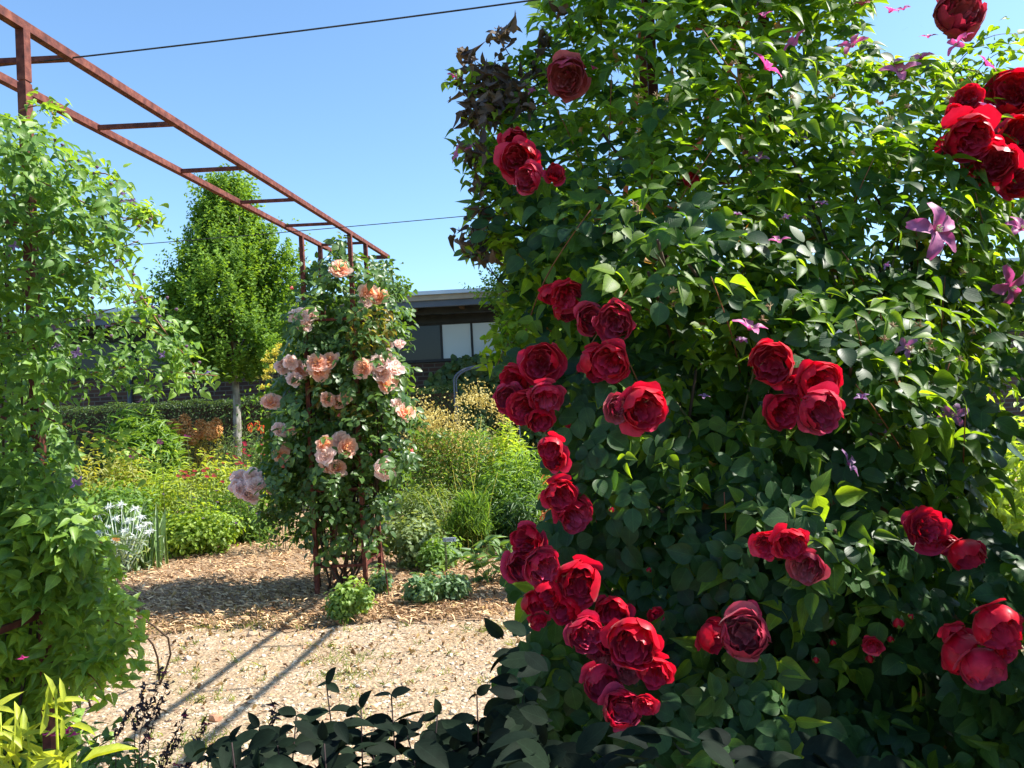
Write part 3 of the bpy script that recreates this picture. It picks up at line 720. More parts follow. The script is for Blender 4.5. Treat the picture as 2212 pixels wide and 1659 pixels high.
def thick(x, y):
    """depth of the leafy layer: the top right corner is thin and lets the sun in"""
    return .98-.55*np.clip((x-1560)/350, 0, 1)*np.clip((950-y)/450, 0, 1)
def thicket():
    n = 3100; x, y = inpic(HX, n, rose_dens)
    dep = rng.random(n)**1.25*thick(x, y); d = front(x, y)+dep; P = at(x, y, d)
    out = nrm(np.stack([(x-1500)/1600, -np.ones(n), .1+(700-y)/1800], -1))
    D, N = orient(n, out, .75, .55, .42, .65)
    L = rng.uniform(.030, .058, n); P2, D2, N2, L2, ix = compound(P, D, N, L, 'rose')
    tint = (.15+.7*rng.random(n)**1.4)[ix]+.1*rng.standard_normal(len(ix))
    leaves('foliage', rose, ROSE, P2, D2, N2, L2*rng.uniform(.85, 1.1, len(ix)), rng.uniform(.72, .92, len(ix)), tint, 'rose')
    n = 5000; x, y = inpic(HX, n, clem_dens)
    dep = rng.random(n)**1.25*thick(x, y); d = front(x, y)+dep-.02; P = at(x, y, d)
    out = nrm(np.stack([(x-1500)/1600, -np.ones(n), .1+(700-y)/1800], -1))
    D, N = orient(n, out, .6, .6, .55, .6)
    L = rng.uniform(.030, .068, n); P2, D2, N2, L2, ix = compound(P, D, N, L, 'clem')
    tint = (.05+.95*rng.random(n)**1.3)[ix]+.1*rng.standard_normal(len(ix))
    leaves('foliage', clem, CLEM, P2, D2, N2, L2, rng.uniform(.36, .78, len(ix)), tint, 'clem')
    # foliage added beyond the right edge to shade the foreground; the thicket's top above
    n = 3600
    X = rng.uniform(.95, 2.2, n); Y = rng.uniform(.75, 2.2, n); Z = rng.uniform(.1, 2.15, n)
    k = (X > .70*Y+.22) & (X > .85+.0*Y); X, Y, Z = X[k], Y[k], Z[k]; n = len(X); P = np.stack([X, Y, Z], -1)
    D, N = orient(n, np.array([-.6, -.6, 0]), .6, .6, .55, .6)
    P2, D2, N2, L2, ix = compound(P, D, N, rng.uniform(.05, .075, n), 'rose')
    leaves('side_shade_foliage', rose, ROSE, P2, D2, N2, L2, .8, rng.random(len(ix)), 'clem2')
    n = 1500; x = rng.uniform(1290, 1900, n); y = rng.uniform(-420, 10, n); k = (y > -420+(np.abs(x-1560)*.7)) & ~((x > 1325) & (x < 1420) & (y > -260)); x, y = x[k], y[k]; n = len(x)
    P = at(x, y, rng.uniform(2.15, 3.0, n)); D, N = orient(n, np.array([0, -.5, .5]), .6, .6, .6, .5)
    P2, D2, N2, L2, ix = compound(P, D, N, rng.uniform(.04, .07, n), 'clem')
    leaves('top_foliage', clem, CLEM, P2, D2, N2, L2, .65, rng.random(len(ix)), 'clem')
thicket()

def stems_of(parent, material, seeds, r0=.004, name='stem'):
    m = MB()
    for pts in seeds:
        P = np.array(pts); t = np.linspace(0, 1, 10)
        # quadratic-ish interpolation through the points
        k = np.linspace(0, 1, len(P)); Q = np.stack([np.interp(t, k, P[:, i]) for i in range(3)], -1)
        for _ in range(2): Q[1:-1] = (Q[:-2]+2*Q[1:-1]+Q[2:])/4
        m.tube(Q, r0, r0*.5, 5)
    m.build(name, material, parent, True)

def thicket_stems():
    S = []
    for k in range(46):      # woody shoots climbing inside and out through the face
        x = rng.uniform(1380, 2050); y = rng.uniform(480, 1500); x2 = x+rng.uniform(-160, 140); y2 = y-rng.uniform(60, 330)
        b = np.array([rng.uniform(.55, 1.1), rng.uniform(2.5, 3.1), 0])
        S.append([b, at(x, min(y+350, 1640), 2.5), at(x, y, front(x, y)+.25), at(x2, y2, front(x2, y2)+.05)])
    stems_of(rose, STEM, S[:24], .006); stems_of(rose, BARK, S[24:], .008, 'cane')
    S = []
    for k in range(70):
        x = rng.uniform(1120, 2200); y = rng.uniform(60, 1250); a = rng.uniform(-1, 1)
        dd = front(x, y)
        S.append([at(x+a*150, y+260, dd+.35), at(x+a*110, y+150, dd+.1), at(x+a*40, y+50, dd-.01), at(x, y, dd-.03)])
    stems_of(clem, STEMR, S[:30], .0022, 'vine')
thicket_stems()

REDS = [(1227, 165, 92, 2, .0), (2062, 38, 112, 2, .0), (1105, 302, 62, 0, 0), (1122, 345, 88, 0, 0), (1145, 385, 66, 1, 0), (1198, 378, 48, 0, .05), (1490, 385, 38, 0, .3),
 (2092, 215, 62, 0, 0), (2085, 288, 108, 0, 0), (2118, 335, 90, 0, .1), (2190, 205, 108, 0, 0), (2198, 300, 92, 0, 0), (2150, 352, 92, 0, 0), (2192, 395, 70, 0, 0), (2055, 245, 40, 0, 0),
 (1190, 630, 52, 0, 0), (1225, 635, 78, 0, 0), (1218, 668, 55, 0, .04), (1272, 690, 72, 1, 0), (1327, 693, 88, 1, 0), (1275, 772, 68, 0, 0), (1325, 775, 90, 0, 0), (1292, 802, 45, 0, .04),
 (1170, 785, 98, 0, -.04), (1120, 818, 72, 0, 0), (1102, 860, 70, 1, -.02), (1180, 848, 80, 1, 0), (1142, 880, 84, 0, .02), (1165, 902, 62, 0, .05),
 (1332, 882, 66, 2, 0), (1383, 878, 104, 0, -.03), (1190, 960, 62, 0, 0), (1205, 992, 56, 0, .03), (1242, 905, 50, 1, .2), (1207, 1065, 78, 0, 0), (1235, 1103, 88, 1, .03),
 (1145, 1168, 80, 0, -.05), (1122, 1215, 80, 1, 0), (1166, 1218, 86, 1, -.08), (1253, 1252, 104, 0, -.05), (1192, 1275, 68, 0, -.02), (1152, 1290, 64, 0, .02), (1230, 1308, 70, 0, 0), (1163, 1335, 42, 0, .05),
 (1325, 1315, 80, 0, 0), (1415, 1325, 38, 0, 0), (1257, 1362, 84, 1, -.02), (1308, 1378, 66, 1, 0), (1368, 1376, 116, 0, -.08), (1298, 1408, 60, 2, .03), (1415, 1442, 80, 0, 0), (1298, 1460, 88, 1, -.02), (1350, 1438, 70, 2, .02), (1335, 1530, 94, 1, -.04), (1393, 1520, 52, 0, 0), (1160, 1425, 42, 0, .1),
 (1670, 782, 104, 0, -.03), (1760, 815, 98, 0, 0), (1715, 832, 46, 0, 0), (1682, 882, 84, 0, 0), (1766, 880, 104, 1, -.04),
 (1658, 1175, 66, 0, 0), (1703, 1165, 80, 0, -.02), (1745, 1218, 80, 2, 0), (1998, 1142, 94, 0, 0), (2078, 1183, 84, 0, 0), (2045, 1170, 52, 0, .02),
 (1528, 1362, 80, 0, 0), (1610, 1372, 110, 2, -.03), (1605, 1325, 66, 1, .04), (1885, 1392, 44, 0, 0), (2140, 1335, 112, 0, -.03), (2055, 1400, 98, 0, 0), (2112, 1420, 104, 1, -.01), (2168, 1395, 66, 0, .03), (2062, 1365, 60, 0, .02), (2033, 1625, 22, 0, .4)]
def red_blooms():
    S = []
    for i, (x, y, dia, kind, dd) in enumerate(REDS):
        d = float(front(x, y))-.09+dd; P = at(x, y, d)
        me = RM[kind][int(rng.integers(0, 6))]
        fx, fy, fz = rng.normal(-.10, .42), -1.0, rng.normal(-.42, .36)
        f = nrm(np.array([fx, fy, fz])-P/np.linalg.norm(P)*.2*np.array([1, 1, 0]))
        o = place('bloom', me, rose, P, f, pixr(dia, d)*1.0)
        stalk(o, rose, [P-f*.02, P-f*.05+np.array([0, .02, .02]), P+np.array([rng.uniform(-.05, .1), .12, .0]), P+np.array([rng.uniform(-.05, .12), .3, -.18])], .0028, STEM)
    for (x, y, dia) in ((1880, 1428, 26), (1942, 1352, 32), (1800, 1392, 18), (1762, 1430, 20), (1924, 1385, 20), (1400, 1235, 16), (1965, 1335, 16), (1320, 1105, 16)):
        d = float(front(x, y))-.06; P = at(x, y, d); f = nrm(np.array([rng.normal(0, .3), -.4, .9]))
        b = place('bud', RBUD, rose, P, f, pixr(dia, d)*.8); s = bpy.data.objects.new('sepal', SEP); C.objects.link(s); s.parent = b
red_blooms()

CLP = petalmat('clematis_petal', (.62, .05, .24), (.58, .11, .36), (.60, .17, .38), .4, .5, (1.5, 1.2, 1.3))
CLD = petalmat('dark_clematis_petal', (.26, .06, .22), (.24, .09, .26), (.30, .16, .32), .3, .5)
CENT = tintmat('stamen', (.55, .5, .25), (.7, .65, .4))
def star_mesh(npet, lift, seed, material, twist=.15):
    r = np.random.default_rng(seed); V = []; I = []; T = []; nv = 0; nu, nw = 7, 5
    for k in range(npet):
        ph = 2*np.pi*k/npet+r.normal(0, .10); lf = lift+r.normal(0, .14); ln_ = r.uniform(.85, 1.1)
        u = np.linspace(0, 1, nu)[:, None]; v = np.linspace(-1, 1, nw)[None, :]
        w_ = .235*np.clip(np.sin(np.pi*(u*.86+.06)), 0, 1)**.7*(1+.1*u)
        a = lf*(1-.7*u)
        R = ln_*u*np.cos(a); Z = ln_*u*np.sin(a)+.08*v**2*np.sin(np.pi*u)*1.2-.15*u**3*(lift < .5)+.03*np.sin(9*u+v*3)
        yv = v*w_+twist*u*u*r.normal(0, .6)
        p = np.stack([R*np.cos(ph)-yv*np.sin(ph), R*np.sin(ph)+yv*np.cos(ph), Z+0*v], -1).reshape(-1, 3)
        V.append(p); T.append((abs(v)+0*u).ravel())
        for i in range(nu-1):
            for j in range(nw-1): q = nv+i*nw+j; I += [q, q+1, q+nw+1, q+nw]
        nv += nu*nw
    return rawmesh('clematis_flower', np.concatenate(V), I, np.full(len(I)//4, 4), np.concatenate(T), True, material)
def stamen_mesh():
    b = MB()
    for k in range(14):
        a = rng.uniform(0, 6.28); s = rng.uniform(.05, .16); b.tube([(0, 0, 0), (s*math.cos(a)*.6, s*math.sin(a)*.6, .14), (s*math.cos(a), s*math.sin(a), .24)], .012, .018, 4)
    return rawmesh('stamens', np.concatenate(b.V), b.I, b.S, np.concatenate(b.T), True, CENT)
CM = [[star_mesh(n_, l_, 3+i+10*j, m_) for i, (n_, l_) in enumerate(((5, .30), (4, .75), (4, 1.15), (6, .35)))] for j, m_ in enumerate((CLP, CLD))]
STM = stamen_mesh()
PUR = [(2020, 498, 130, 0, 0, 0), (2205, 495, 75, 0, 0, 0), (2180, 620, 100, 0, 0, 0), (1618, 713, 78, 0, 1, 0), (1682, 523, 46, 0, 1, 0), (1652, 150, 74, 0, 1, 0), (1722, 95, 60, 0, 2, 0), (1842, 102, 62, 0, 1, 0), (1990, 128, 52, 0, 1, 0), (1942, 158, 78, 0, 1, 0),
 (1652, 38, 40, 0, 2, 0), (1862, 12, 44, 0, 1, 0), (1920, 28, 36, 0, 2, 0), (1952, 22, 34, 0, 1, 0), (2005, 82, 34, 0, 1, 0), (2068, 98, 50, 0, 1, -.1), (2128, 142, 46, 0, 1, -.1), (2085, 85, 36, 0, 2, -.1), (978, 168, 34, 0, 2, .1), (990, 335, 40, 0, 1, .1), (1018, 320, 30, 0, 1, .1), (1132, 412, 30, 1, 2, 0),
 (1830, 1003, 62, 1, 1, 0), (1960, 752, 52, 1, 1, .1), (1862, 862, 34, 1, 2, 0), (1520, 860, 28, 1, 2, 0), (1640, 345, 44, 1, 1, .05), (1775, 442, 34, 1, 1, 0), (1592, 465, 24, 1, 2, .05), (1918, 576, 24, 1, 2, 0), (1895, 930, 44, 1, 1, .1), (2058, 898, 62, 1, 0, .15), (1728, 300, 44, 1, 1, .1), (2130, 235, 46, 1, 1, -.1), (1600, 740, 40, 1, 2, 0), (1280, 150, 26, 0, 2, .0), (1210, 210, 30, 0, 2, .05), (1150, 200, 26, 0, 2, .1), (1700, 470, 20, 1, 2, 0)]
def purple_blooms():
    S = []
    for (x, y, dia, dk, v, dd) in PUR:
        d = float(front(x, y))-.07+dd; P = at(x, y, d)
        f = nrm(np.array([rng.normal(-.1, .3), -1, rng.normal(.15, .35)])) if v == 0 else nrm(np.array([rng.normal(0, .5), -.45, rng.uniform(.3, 1)]))
        o = place('flower', CM[dk][v if v or rng.random() < .6 else 3], clem, P, f, pixr(dia, d)*1.05)
        if dia > 40:
            s = bpy.data.objects.new('stamens', STM); C.objects.link(s); s.parent = o
        stalk(o, clem, [P, P-f*.05, P-f*.10+np.array([0, .05, -.02]), P+np.array([rng.uniform(-.1, .1), .25, -.18])], .0016, STEM)
    # spent seed heads on thin stalks
    SHM = tintmat('seedhead', (.25, .14, .07), (.5, .36, .2))
    for k in range(38):
        x, y = inpic([(1450, 60), (2150, 180), (2150, 800), (1500, 900), (1250, 500), (1300, 200)], 1); d = float(front(x[0], y[0]))-.05; P = at(x[0], y[0], d)
        m = MB()
        for j in range(12):
            q = nrm(rng.standard_normal(3)+np.array([0, -.2, .6])); m.tube([(0, 0, 0), q*.006, q*.012], .0016, .0006, 4, t=rng.random())
        o = m.build('seed_head', SHM, clem, loc=Vector(P)-clem.location)
        stalk(o, clem, [P, P+np.array([0, .01, -.04]), P+np.array([rng.normal(0, .05), .08, -.13])], .0014, STEM)
purple_blooms()

def fringe():
    """withered dark shoots and loose sprays on the thicket's left edge"""
    WI = leafmat('withered_leaf', (.035, .022, .022), (.13, .085, .055), .15, .7)
    zone = [(1000, 90), (1100, 120), (1200, 60), (1230, 110), (1180, 160), (1100, 230), (1060, 260), (1010, 230), (1020, 330), (1040, 390), (1070, 230), (1000, 170)]
    P = []; S = []
    for (x, y, r, n) in ((1050, 170, 55, 130), (1075, 205, 45, 100), (1082, 78, 22, 26), (1040, 240, 45, 70), (1035, 330, 25, 30), (1120, 215, 40, 40), (1000, 108, 14, 8), (1022, 122, 8, 5), (1180, 92, 16, 10), (1150, 150, 25, 14), (1012, 510, 26, 26), (1040, 460, 30, 26), (1048, 550, 22, 18), (1035, 400, 24, 18), (1005, 240, 16, 10), (1215, 20, 18, 6)):
        d = float(front(x, y))+.05
        px = x+rng.normal(0, r*.5, n); py = y+rng.normal(0, r*.5, n); P.append(at(px, py, d+rng.normal(0, .06, n)))
        e = at(x, y, d); S.append([at(1130+rng.uniform(-40, 60), y+120, d+.2), at(x+30, y+60, d+.05), at(x+5, y+20, d), e+np.array([0, 0, r*.4/F*d])])
    P = np.concatenate(P); n = len(P); N = rv(n); D = nrm(rv(n)+np.array([0, 0, -.9])); D = nrm(D-(D*N).sum(1)[:, None]*N)
    leaves('withered_leaves', clem, WI, P, D, N, rng.uniform(.016, .042, n), .7, rng.random(n), 'curl')
    stems_of(clem, DARKSTEM, S, .0022, 'dead_stem')
    n = 200; x, y = inpic(HX, n); P = at(x, y, front(x, y)+.05+.25*rng.random(n)); D = nrm(rv(n)+np.array([0, 0, -1.2]))
    leaves('dry_leaves', rose, leafmat('dry_leaf', (.16, .07, .03), (.34, .20, .07), .3, .7), P, D, rv(n), rng.uniform(.02, .045, n), .5, rng.random(n), 'curl')
    # living fringe sprays
    S = []; PP = []
    for (x, y, x2, y2) in ((1100, 470, 1030, 450), (1120, 420, 1010, 395), (1110, 330, 1000, 350), (1120, 280, 985, 310), (1160, 200, 1050, 190), (1250, 120, 1165, 10), (1260, 90, 1215, -10), (1300, 60, 1280, 5), (1130, 560, 1025, 520), (1120, 700, 1070, 760), (1120, 740, 1060, 770), (1140, 690, 1075, 640), (1090, 250, 960, 175), (2050, 160, 2200, 75), (2080, 200, 2205, 110), (2000, 180, 2160, 180), (1180, 150, 1110, 130), (1130, 760, 1075, 790)):
        d = float(front(x, y))+.1; t = np.linspace(0, 1, 11); a = at(x, y, d); b = at(x2, y2, d-.03)
        Q = a*(1-t[:, None])+b*t[:, None]; Q[:, 2] += .05*np.sin(t*3.1); S.append(Q[::2]); PP.append(np.repeat(Q, 4, 0)+rng.normal(0, .016, (44, 3)))
    P = np.concatenate(PP); n = len(P); D, N = orient(n, np.array([-.3, -.6, .2]), .5, .6, .8, .4)
    leaves('edge_foliage', clem, CLEM, P, D, N, rng.uniform(.022, .048, n), .6, .2+.8*rng.random(n), 'clem')
    stems_of(clem, STEMR, S, .0016, 'edge_vine')
fringe()
def post_glints():
    pass

# ------------------------------------------------------------------ left clematis on the near column
LC = leafmat('bellflower_clematis_leaf', (.036, .115, .024), (.27, .42, .055), .42, .42, (2.2, 1.9, .6))
def left_clematis():
    root = empty('clematis', (-2.0, 3.2, 0), 'green clematis with small nodding purple bells over the left pergola column', 'clematis')
    core = [(-120, 250), (30, 245), (90, 320), (145, 390), (135, 480), (95, 560), (95, 640), (100, 760), (85, 900), (95, 1050), (150, 1110), (185, 1220), (-120, 1300)]
    low = [(-120, 1020), (100, 1060), (160, 1110), (215, 1215), (250, 1290), (268, 1350), (255, 1420), (150, 1480), (60, 1560), (-120, 1620)]
    mid = [(50, 250), (130, 300), (195, 345), (280, 420), (310, 470), (270, 540), (220, 600), (140, 680), (120, 850), (150, 950), (170, 1080), (225, 1250), (100, 1400), (80, 700)]
    airy = [(100, 600), (250, 600), (330, 640), (400, 700), (440, 790), (475, 810), (420, 850), (330, 850), (240, 845), (120, 850)]
    def dep(x, y): return 2.60+.12*np.clip((x-150)/200, 0, 1)-.05*np.clip((y-1000)/400, 0, 1)+.30*np.clip((y-900)/600, 0, 1)+.05*np.sin(x*.02+y*.013)
    allP = []
    for poly, n, th in ((core, 1900, .85), (low, 1750, .7), (mid, 620, .5), (airy, 330, .3)):
        x, y = inpic(poly, n); d = dep(x, y)+rng.random(n)**1.2*th-.12; P = at(x, y, d)
        D, N = orient(n, np.array([.9, -.35, .1]), 1.0 if poly is low else .7, .9 if poly is low else .6, .55, .05 if poly is low else .55)
        L = rng.uniform(.028, .052, n)*(1+.35*np.clip((y-900)/500, 0, 1))*(.72 if poly is airy else 1)
        allP.append((P, D, N, L, y))
    P, D, N, L, yy = [np.concatenate([a[i] for a in allP]) for i in range(5)]
    P = P[P[:, 2] > .06] if False else P
    k = P[:, 2] > .06; P, D, N, L = P[k], D[k], N[k], L[k]
    P2, D2, N2, L2, ix = compound(P, D, N, L, 'clem')
    lump = vnoise(P2, 5, 3)
    leaves('foliage', root, LC, P2, D2, N2, L2, rng.uniform(.36, .8, len(ix)), .05+.42*rng.random(len(ix))+.25*lump+.40*np.clip((1.25-P2[:, 2])/.9, -.15, 1), 'clem')
    PP = []; SS = []
    for (x, y, x2, y2) in ((200, 1230, 265, 1250), (230, 1290, 300, 1330), (230, 1340, 305, 1390), (240, 1390, 300, 1440), (200, 1170, 245, 1200), (220, 1420, 275, 1480), (180, 1450, 230, 1510), (150, 1110, 215, 1130)):
        t = np.linspace(0, 1, 8)[:, None]; Q = at(x, y, 2.75)*(1-t)+at(x2, y2, 2.7)*t; Q[:, 2] += .02*np.sin(t[:, 0]*3.1); SS.append(Q[::2]); PP.append(np.repeat(Q, 4, 0)+rng.normal(0, .014, (32, 3)))
    Pq = np.concatenate(PP); nq = len(Pq); Dq, Nq = orient(nq, np.array([.8, -.3, .1]), .6, 1.0, .6, .1)
    leaves('side_shoot_leaves', root, LC, Pq, Dq, Nq, rng.uniform(.035, .060, nq), .6, .6+.4*rng.random(nq), 'clem'); stems_of(root, STEMR, SS, .0025, 'side_shoots')
    # woody stems to the ground, arching shoots
    S = []
    for k in range(16):
        b = atz(rng.uniform(185, 235), 1515, 0)+np.array([rng.normal(0, .10), rng.normal(0, .12), -.03]) if k < 7 else np.array([rng.uniform(-2.25, -1.7), rng.uniform(2.5, 3.1), 0])
        x = rng.uniform(0, 90)
        if k < 7: S.append([b, b+np.array([rng.normal(-.05, .1), rng.normal(-.1, .1), .3]), at(rng.uniform(120, 230), rng.uniform(1280, 1380), 3.6), at(rng.uniform(60, 160), 1200, 3.2)])
        else: S.append([b, at(x, 1400, 2.9), at(x, rng.uniform(900, 1200), 2.95), at(x+rng.uniform(-40, 40), rng.uniform(350, 800), 2.95)])
    stems_of(root, BARK, S, .007, 'woody_stem')
    S = []
    arcs = [((160, 830), (230, 790), (330, 800), (470, 812)), ((0, 720), (80, 715), (200, 680), (330, 640)), ((90, 900), (180, 930), (260, 955), (330, 1000)), ((20, 600), (110, 610), (200, 560), (300, 520)),
            ((60, 380), (150, 420), (240, 470), (325, 475)), ((40, 520), (140, 470), (240, 560), (290, 640)), ((200, 420), (260, 560), (340, 700), (420, 790)), ((120, 330), (180, 380), (230, 370), (262, 400)), ((40, 240), (80, 225), (110, 235), (120, 260)), ((240, 700), (300, 690), (370, 740), (400, 770)), ((250, 480), (300, 470), (320, 450), (330, 470))]
    BP = []
    for a in arcs:
        S.append([at(x, y, 2.72-.03*i) for i, (x, y) in enumerate(a)])
        t = np.linspace(.25, 1, 14); X = np.interp(t, [0, .33, .66, 1], [q[0] for q in a]); Y = np.interp(t, [0, .33, .66, 1], [q[1] for q in a])
        BP.append(np.repeat(at(X, Y, 2.66), 4, 0)+rng.normal(0, .025, (56, 3)))
    stems_of(root, STEMR, S, .0032, 'arching_shoot')
    P = np.concatenate(BP); n = len(P); D, N = orient(n, np.array([.3, -.5, .3]), .5, .7, .7, .5)
    leaves('shoot_leaves', root, LC, P, D, N, rng.uniform(.025, .05, n), .5, .4+.6*rng.random(n), 'clem')
    # nodding bells and buds
    BELL = petalmat('violet_petal', (.12, .06, .26), (.20, .13, .38), (.24, .16, .34), .3, .5)
    BUDM = bud_mesh('bell_bud', petalmat('mauve_bud', (.16, .09, .16), (.24, .14, .22), (.3, .2, .3)))
    bell = star_mesh(4, 1.15, 77, BELL); openf = star_mesh(4, .5, 78, BELL)
    spots = [(262, 412), (325, 470), (318, 478), (310, 455), (290, 440), (285, 428), (210, 358), (205, 372), (120, 300), (135, 310), (262, 430), (300, 485), (240, 395), (170, 345), (345, 680), (362, 690), (330, 660), (395, 730), (402, 745), (430, 780), (447, 800), (418, 800), (408, 812), (305, 640), (290, 650), (232, 700), (240, 722), (262, 735), (380, 665), (360, 640), (95, 600), (60, 640), (40, 580), (20, 550), (80, 680), (150, 660), (150, 720), (190, 690), (200, 640), (120, 760), (60, 760), (90, 800), (160, 790), (290, 590), (225, 620), (250, 560), (170, 560), (110, 500), (70, 460), (30, 420), (150, 440), (200, 470), (260, 505), (180, 860), (340, 830), (305, 860), (235, 850)]
    S = []
    for i, (x, y) in enumerate(spots):
        d = 2.58+rng.uniform(-.05, .1); P = at(float(x), float(y), d)
        f = nrm(np.array([rng.normal(0, .25), rng.normal(0, .25), -1]))
        ob = place('flower', bell, root, P, f, .020) if i % 5 == 0 else place('bud', BUDM, root, P, f, .0065)
        q = rng.choice([-1, 1]); 
        stalk(ob, root, [P-f*.003, P+np.array([rng.normal(0, .006), 0, .03]), P+np.array([q*.025, 0, .048]), P+np.array([q*.06, .03, .02])], .0012, STEMR)
    for (x, y, r) in ((117, 712, .032), (165, 762, .030), (162, 1041, .034), (120, 745, .024), (100, 565, .024), (30, 530, .024), (350, 765, .02)):
        place('flower', openf, root, at(float(x), float(y), 2.5), nrm(np.array([.9, -.6, -.6])), r*.72)
left_clematis()

# ------------------------------------------------------------------ apricot rose on the far column
RL = leafmat('apricot_rose_leaf', (.026, .068, .018), (.10, .18, .040), .34, .34, (2.6, 2.3, .6), spec=.42)
def apricot():
    cx0, cy0 = -1.56, 6.72
    root = empty('climbing_rose', (cx0, cy0, 0), 'climbing rose with apricot-pink ruffled blooms on the far rusty column', 'rose bush')
    poly = [(700, 560), (740, 520), (800, 560), (870, 600), (885, 680), (840, 740), (880, 800), (870, 850), (895, 900), (870, 960), (890, 1010), (850, 1060), (830, 1130), (800, 1190), (700, 1200), (650, 1180), (590, 1100), (560, 1010), (590, 930), (580, 850), (620, 780), (610, 700), (630, 620), (660, 590)]
    n = 2500; x, y = inpic(poly, n, lambda x, y: np.clip(1-.35*(y < 700)-.45*(y > 1120), .2, 1))
    d = 6.72+rng.normal(0, .27, n); P = at(x, y, d)
    out = nrm(P-np.array([cx0, cy0, 0])*1.0*np.array([1, 1, 0])-np.array([0, 0, 1])*P[:, 2:3]*1.0)
    D, N = orient(n, out*np.array([1, 1, 0]), .6, .65, .6, .55)
    P2, D2, N2, L2, ix = compound(P, D, N, rng.uniform(.046, .080, n), 'rose')
    leaves('foliage', root, RL, P2, D2, N2, L2*rng.uniform(.8, 1.1, len(ix)), .75, (.1+.6*rng.random(n))[ix]+.2*vnoise(P2, 4, 2), 'lance')
    # young bronze-lime shoots
    n = 260; x, y = inpic([(650, 800), (820, 780), (860, 680), (780, 640), (700, 850), (830, 900), (700, 900)], n); P = at(x, y, 6.42+rng.normal(0, .06, n)); D, N = orient(n, np.array([.2, -1, 0]), .5, .6, .7, .2)
    leaves('young_leaves', root, leafmat('young_rose_leaf', (.20, .12, .03), (.20, .26, .04), .4), P, D, N, .07, .5, rng.random(n), 'lance')
    # stray sprays
    PP = []; S = []
    for (x, y, x2, y2) in ((600, 1090, 555, 1130), (610, 1100, 590, 1170), (590, 1020, 540, 1060), (600, 1130, 560, 1100), (850, 640, 878, 620), (840, 610, 850, 575), (870, 720, 890, 745), (735, 560, 732, 510), (660, 620, 655, 570), (870, 1010, 900, 985), (860, 900, 905, 930), (820, 590, 835, 560), (880, 900, 950, 940), (620, 1000, 560, 1010)):
        t = np.linspace(0, 1, 9)[:, None]; Q = at(x, y, 6.6)*(1-t)+at(x2, y2, 6.5)*t; S.append(Q[::2]); PP.append(np.repeat(Q, 4, 0)+rng.normal(0, .03, (36, 3)))
    P = np.concatenate(PP); n = len(P); D, N = orient(n, np.array([0, -.6, 0]), .5, .7, .7, .4)
    leaves('spray_leaves', root, RL, P, D, N, rng.uniform(.04, .065, n), .65, .3+.6*rng.random(n), 'lance')
    for k in range(16):
        b = np.array([cx0+rng.normal(0, .14), cy0+rng.normal(0, .14), -.02]); x = rng.uniform(620, 850); y = rng.uniform(620, 1000)
        S.append([b, at(620+(x-620)*.9, 1190, 6.6+rng.normal(0, .1)), at(x, 1000, 6.6), at(x+rng.uniform(-30, 30), y, 6.5)])
    stems_of(root, BARK, S[-16:], .011, 'cane'); stems_of(root, STEM, S[:-16], .004, 'shoot')
    B = [(735, 578, 38, 0), (795, 634, 34, 0), (818, 640, 34, 0), (788, 655, 26, 1), (645, 682, 36, 1), (668, 678, 34, 1), (655, 697, 34, 1), (863, 742, 20, 1), (838, 745, 22, 1), (612, 790, 34, 1), (628, 783, 28, 1), (652, 797, 34, 0), (685, 782, 36, 0), (710, 778, 36, 0), (692, 803, 36, 0), (668, 790, 28, 1), (635, 819, 28, 1), (783, 796, 36, 0),
         (820, 782, 36, 1), (842, 776, 32, 1), (855, 795, 32, 1), (825, 805, 36, 1), (845, 822, 38, 1), (832, 830, 30, 0), (586, 866, 36, 0), (708, 862, 28, 0), (728, 868, 28, 0), (745, 860, 26, 0), (862, 876, 34, 1), (878, 890, 34, 0), (608, 982, 30, 0), (612, 968, 24, 0),
         (703, 962, 36, 0), (738, 950, 36, 1), (752, 966, 38, 0), (702, 984, 34, 1), (710, 1004, 32, 0), (730, 1010, 34, 0), (834, 1012, 44, 1), (520, 1035, 36, 1), (545, 1030, 34, 1), (552, 1048, 36, 1), (525, 1058, 36, 1), (540, 1068, 34, 1), (512, 1050, 28, 1), (585, 1058, 16, 0), (606, 928, 30, 1), (628, 930, 20, 0)]
    for (x, y, dia, k) in B:
        d = 6.34+rng.normal(0, .05)-.1*(abs(x-740) < 70); P = at(float(x), float(y), d)
        f = nrm(np.array([rng.normal(.45, .4), -1, rng.normal(.5, .35)]))
        place('bloom', PM[k][int(rng.integers(0, 3))], root, P, f, pixr(dia, d)*1.16)
    S = [[at(533, 1060, 6.35), at(545, 1100, 6.4), at(590, 1110, 6.5), at(640, 1150, 6.6)]]
    stems_of(root, STEM, S, .004, 'flower_stalk')
    for (x, y) in ((888, 976), (843, 974), (865, 1003), (826, 978), (800, 985), (712, 812), (733, 900), (610, 1010), (630, 625)):
        P = at(float(x), float(y), 6.35); place('bud', PBUD, root, P, nrm(np.array([rng.normal(0, .3), -.3, 1])), .017)
apricot()

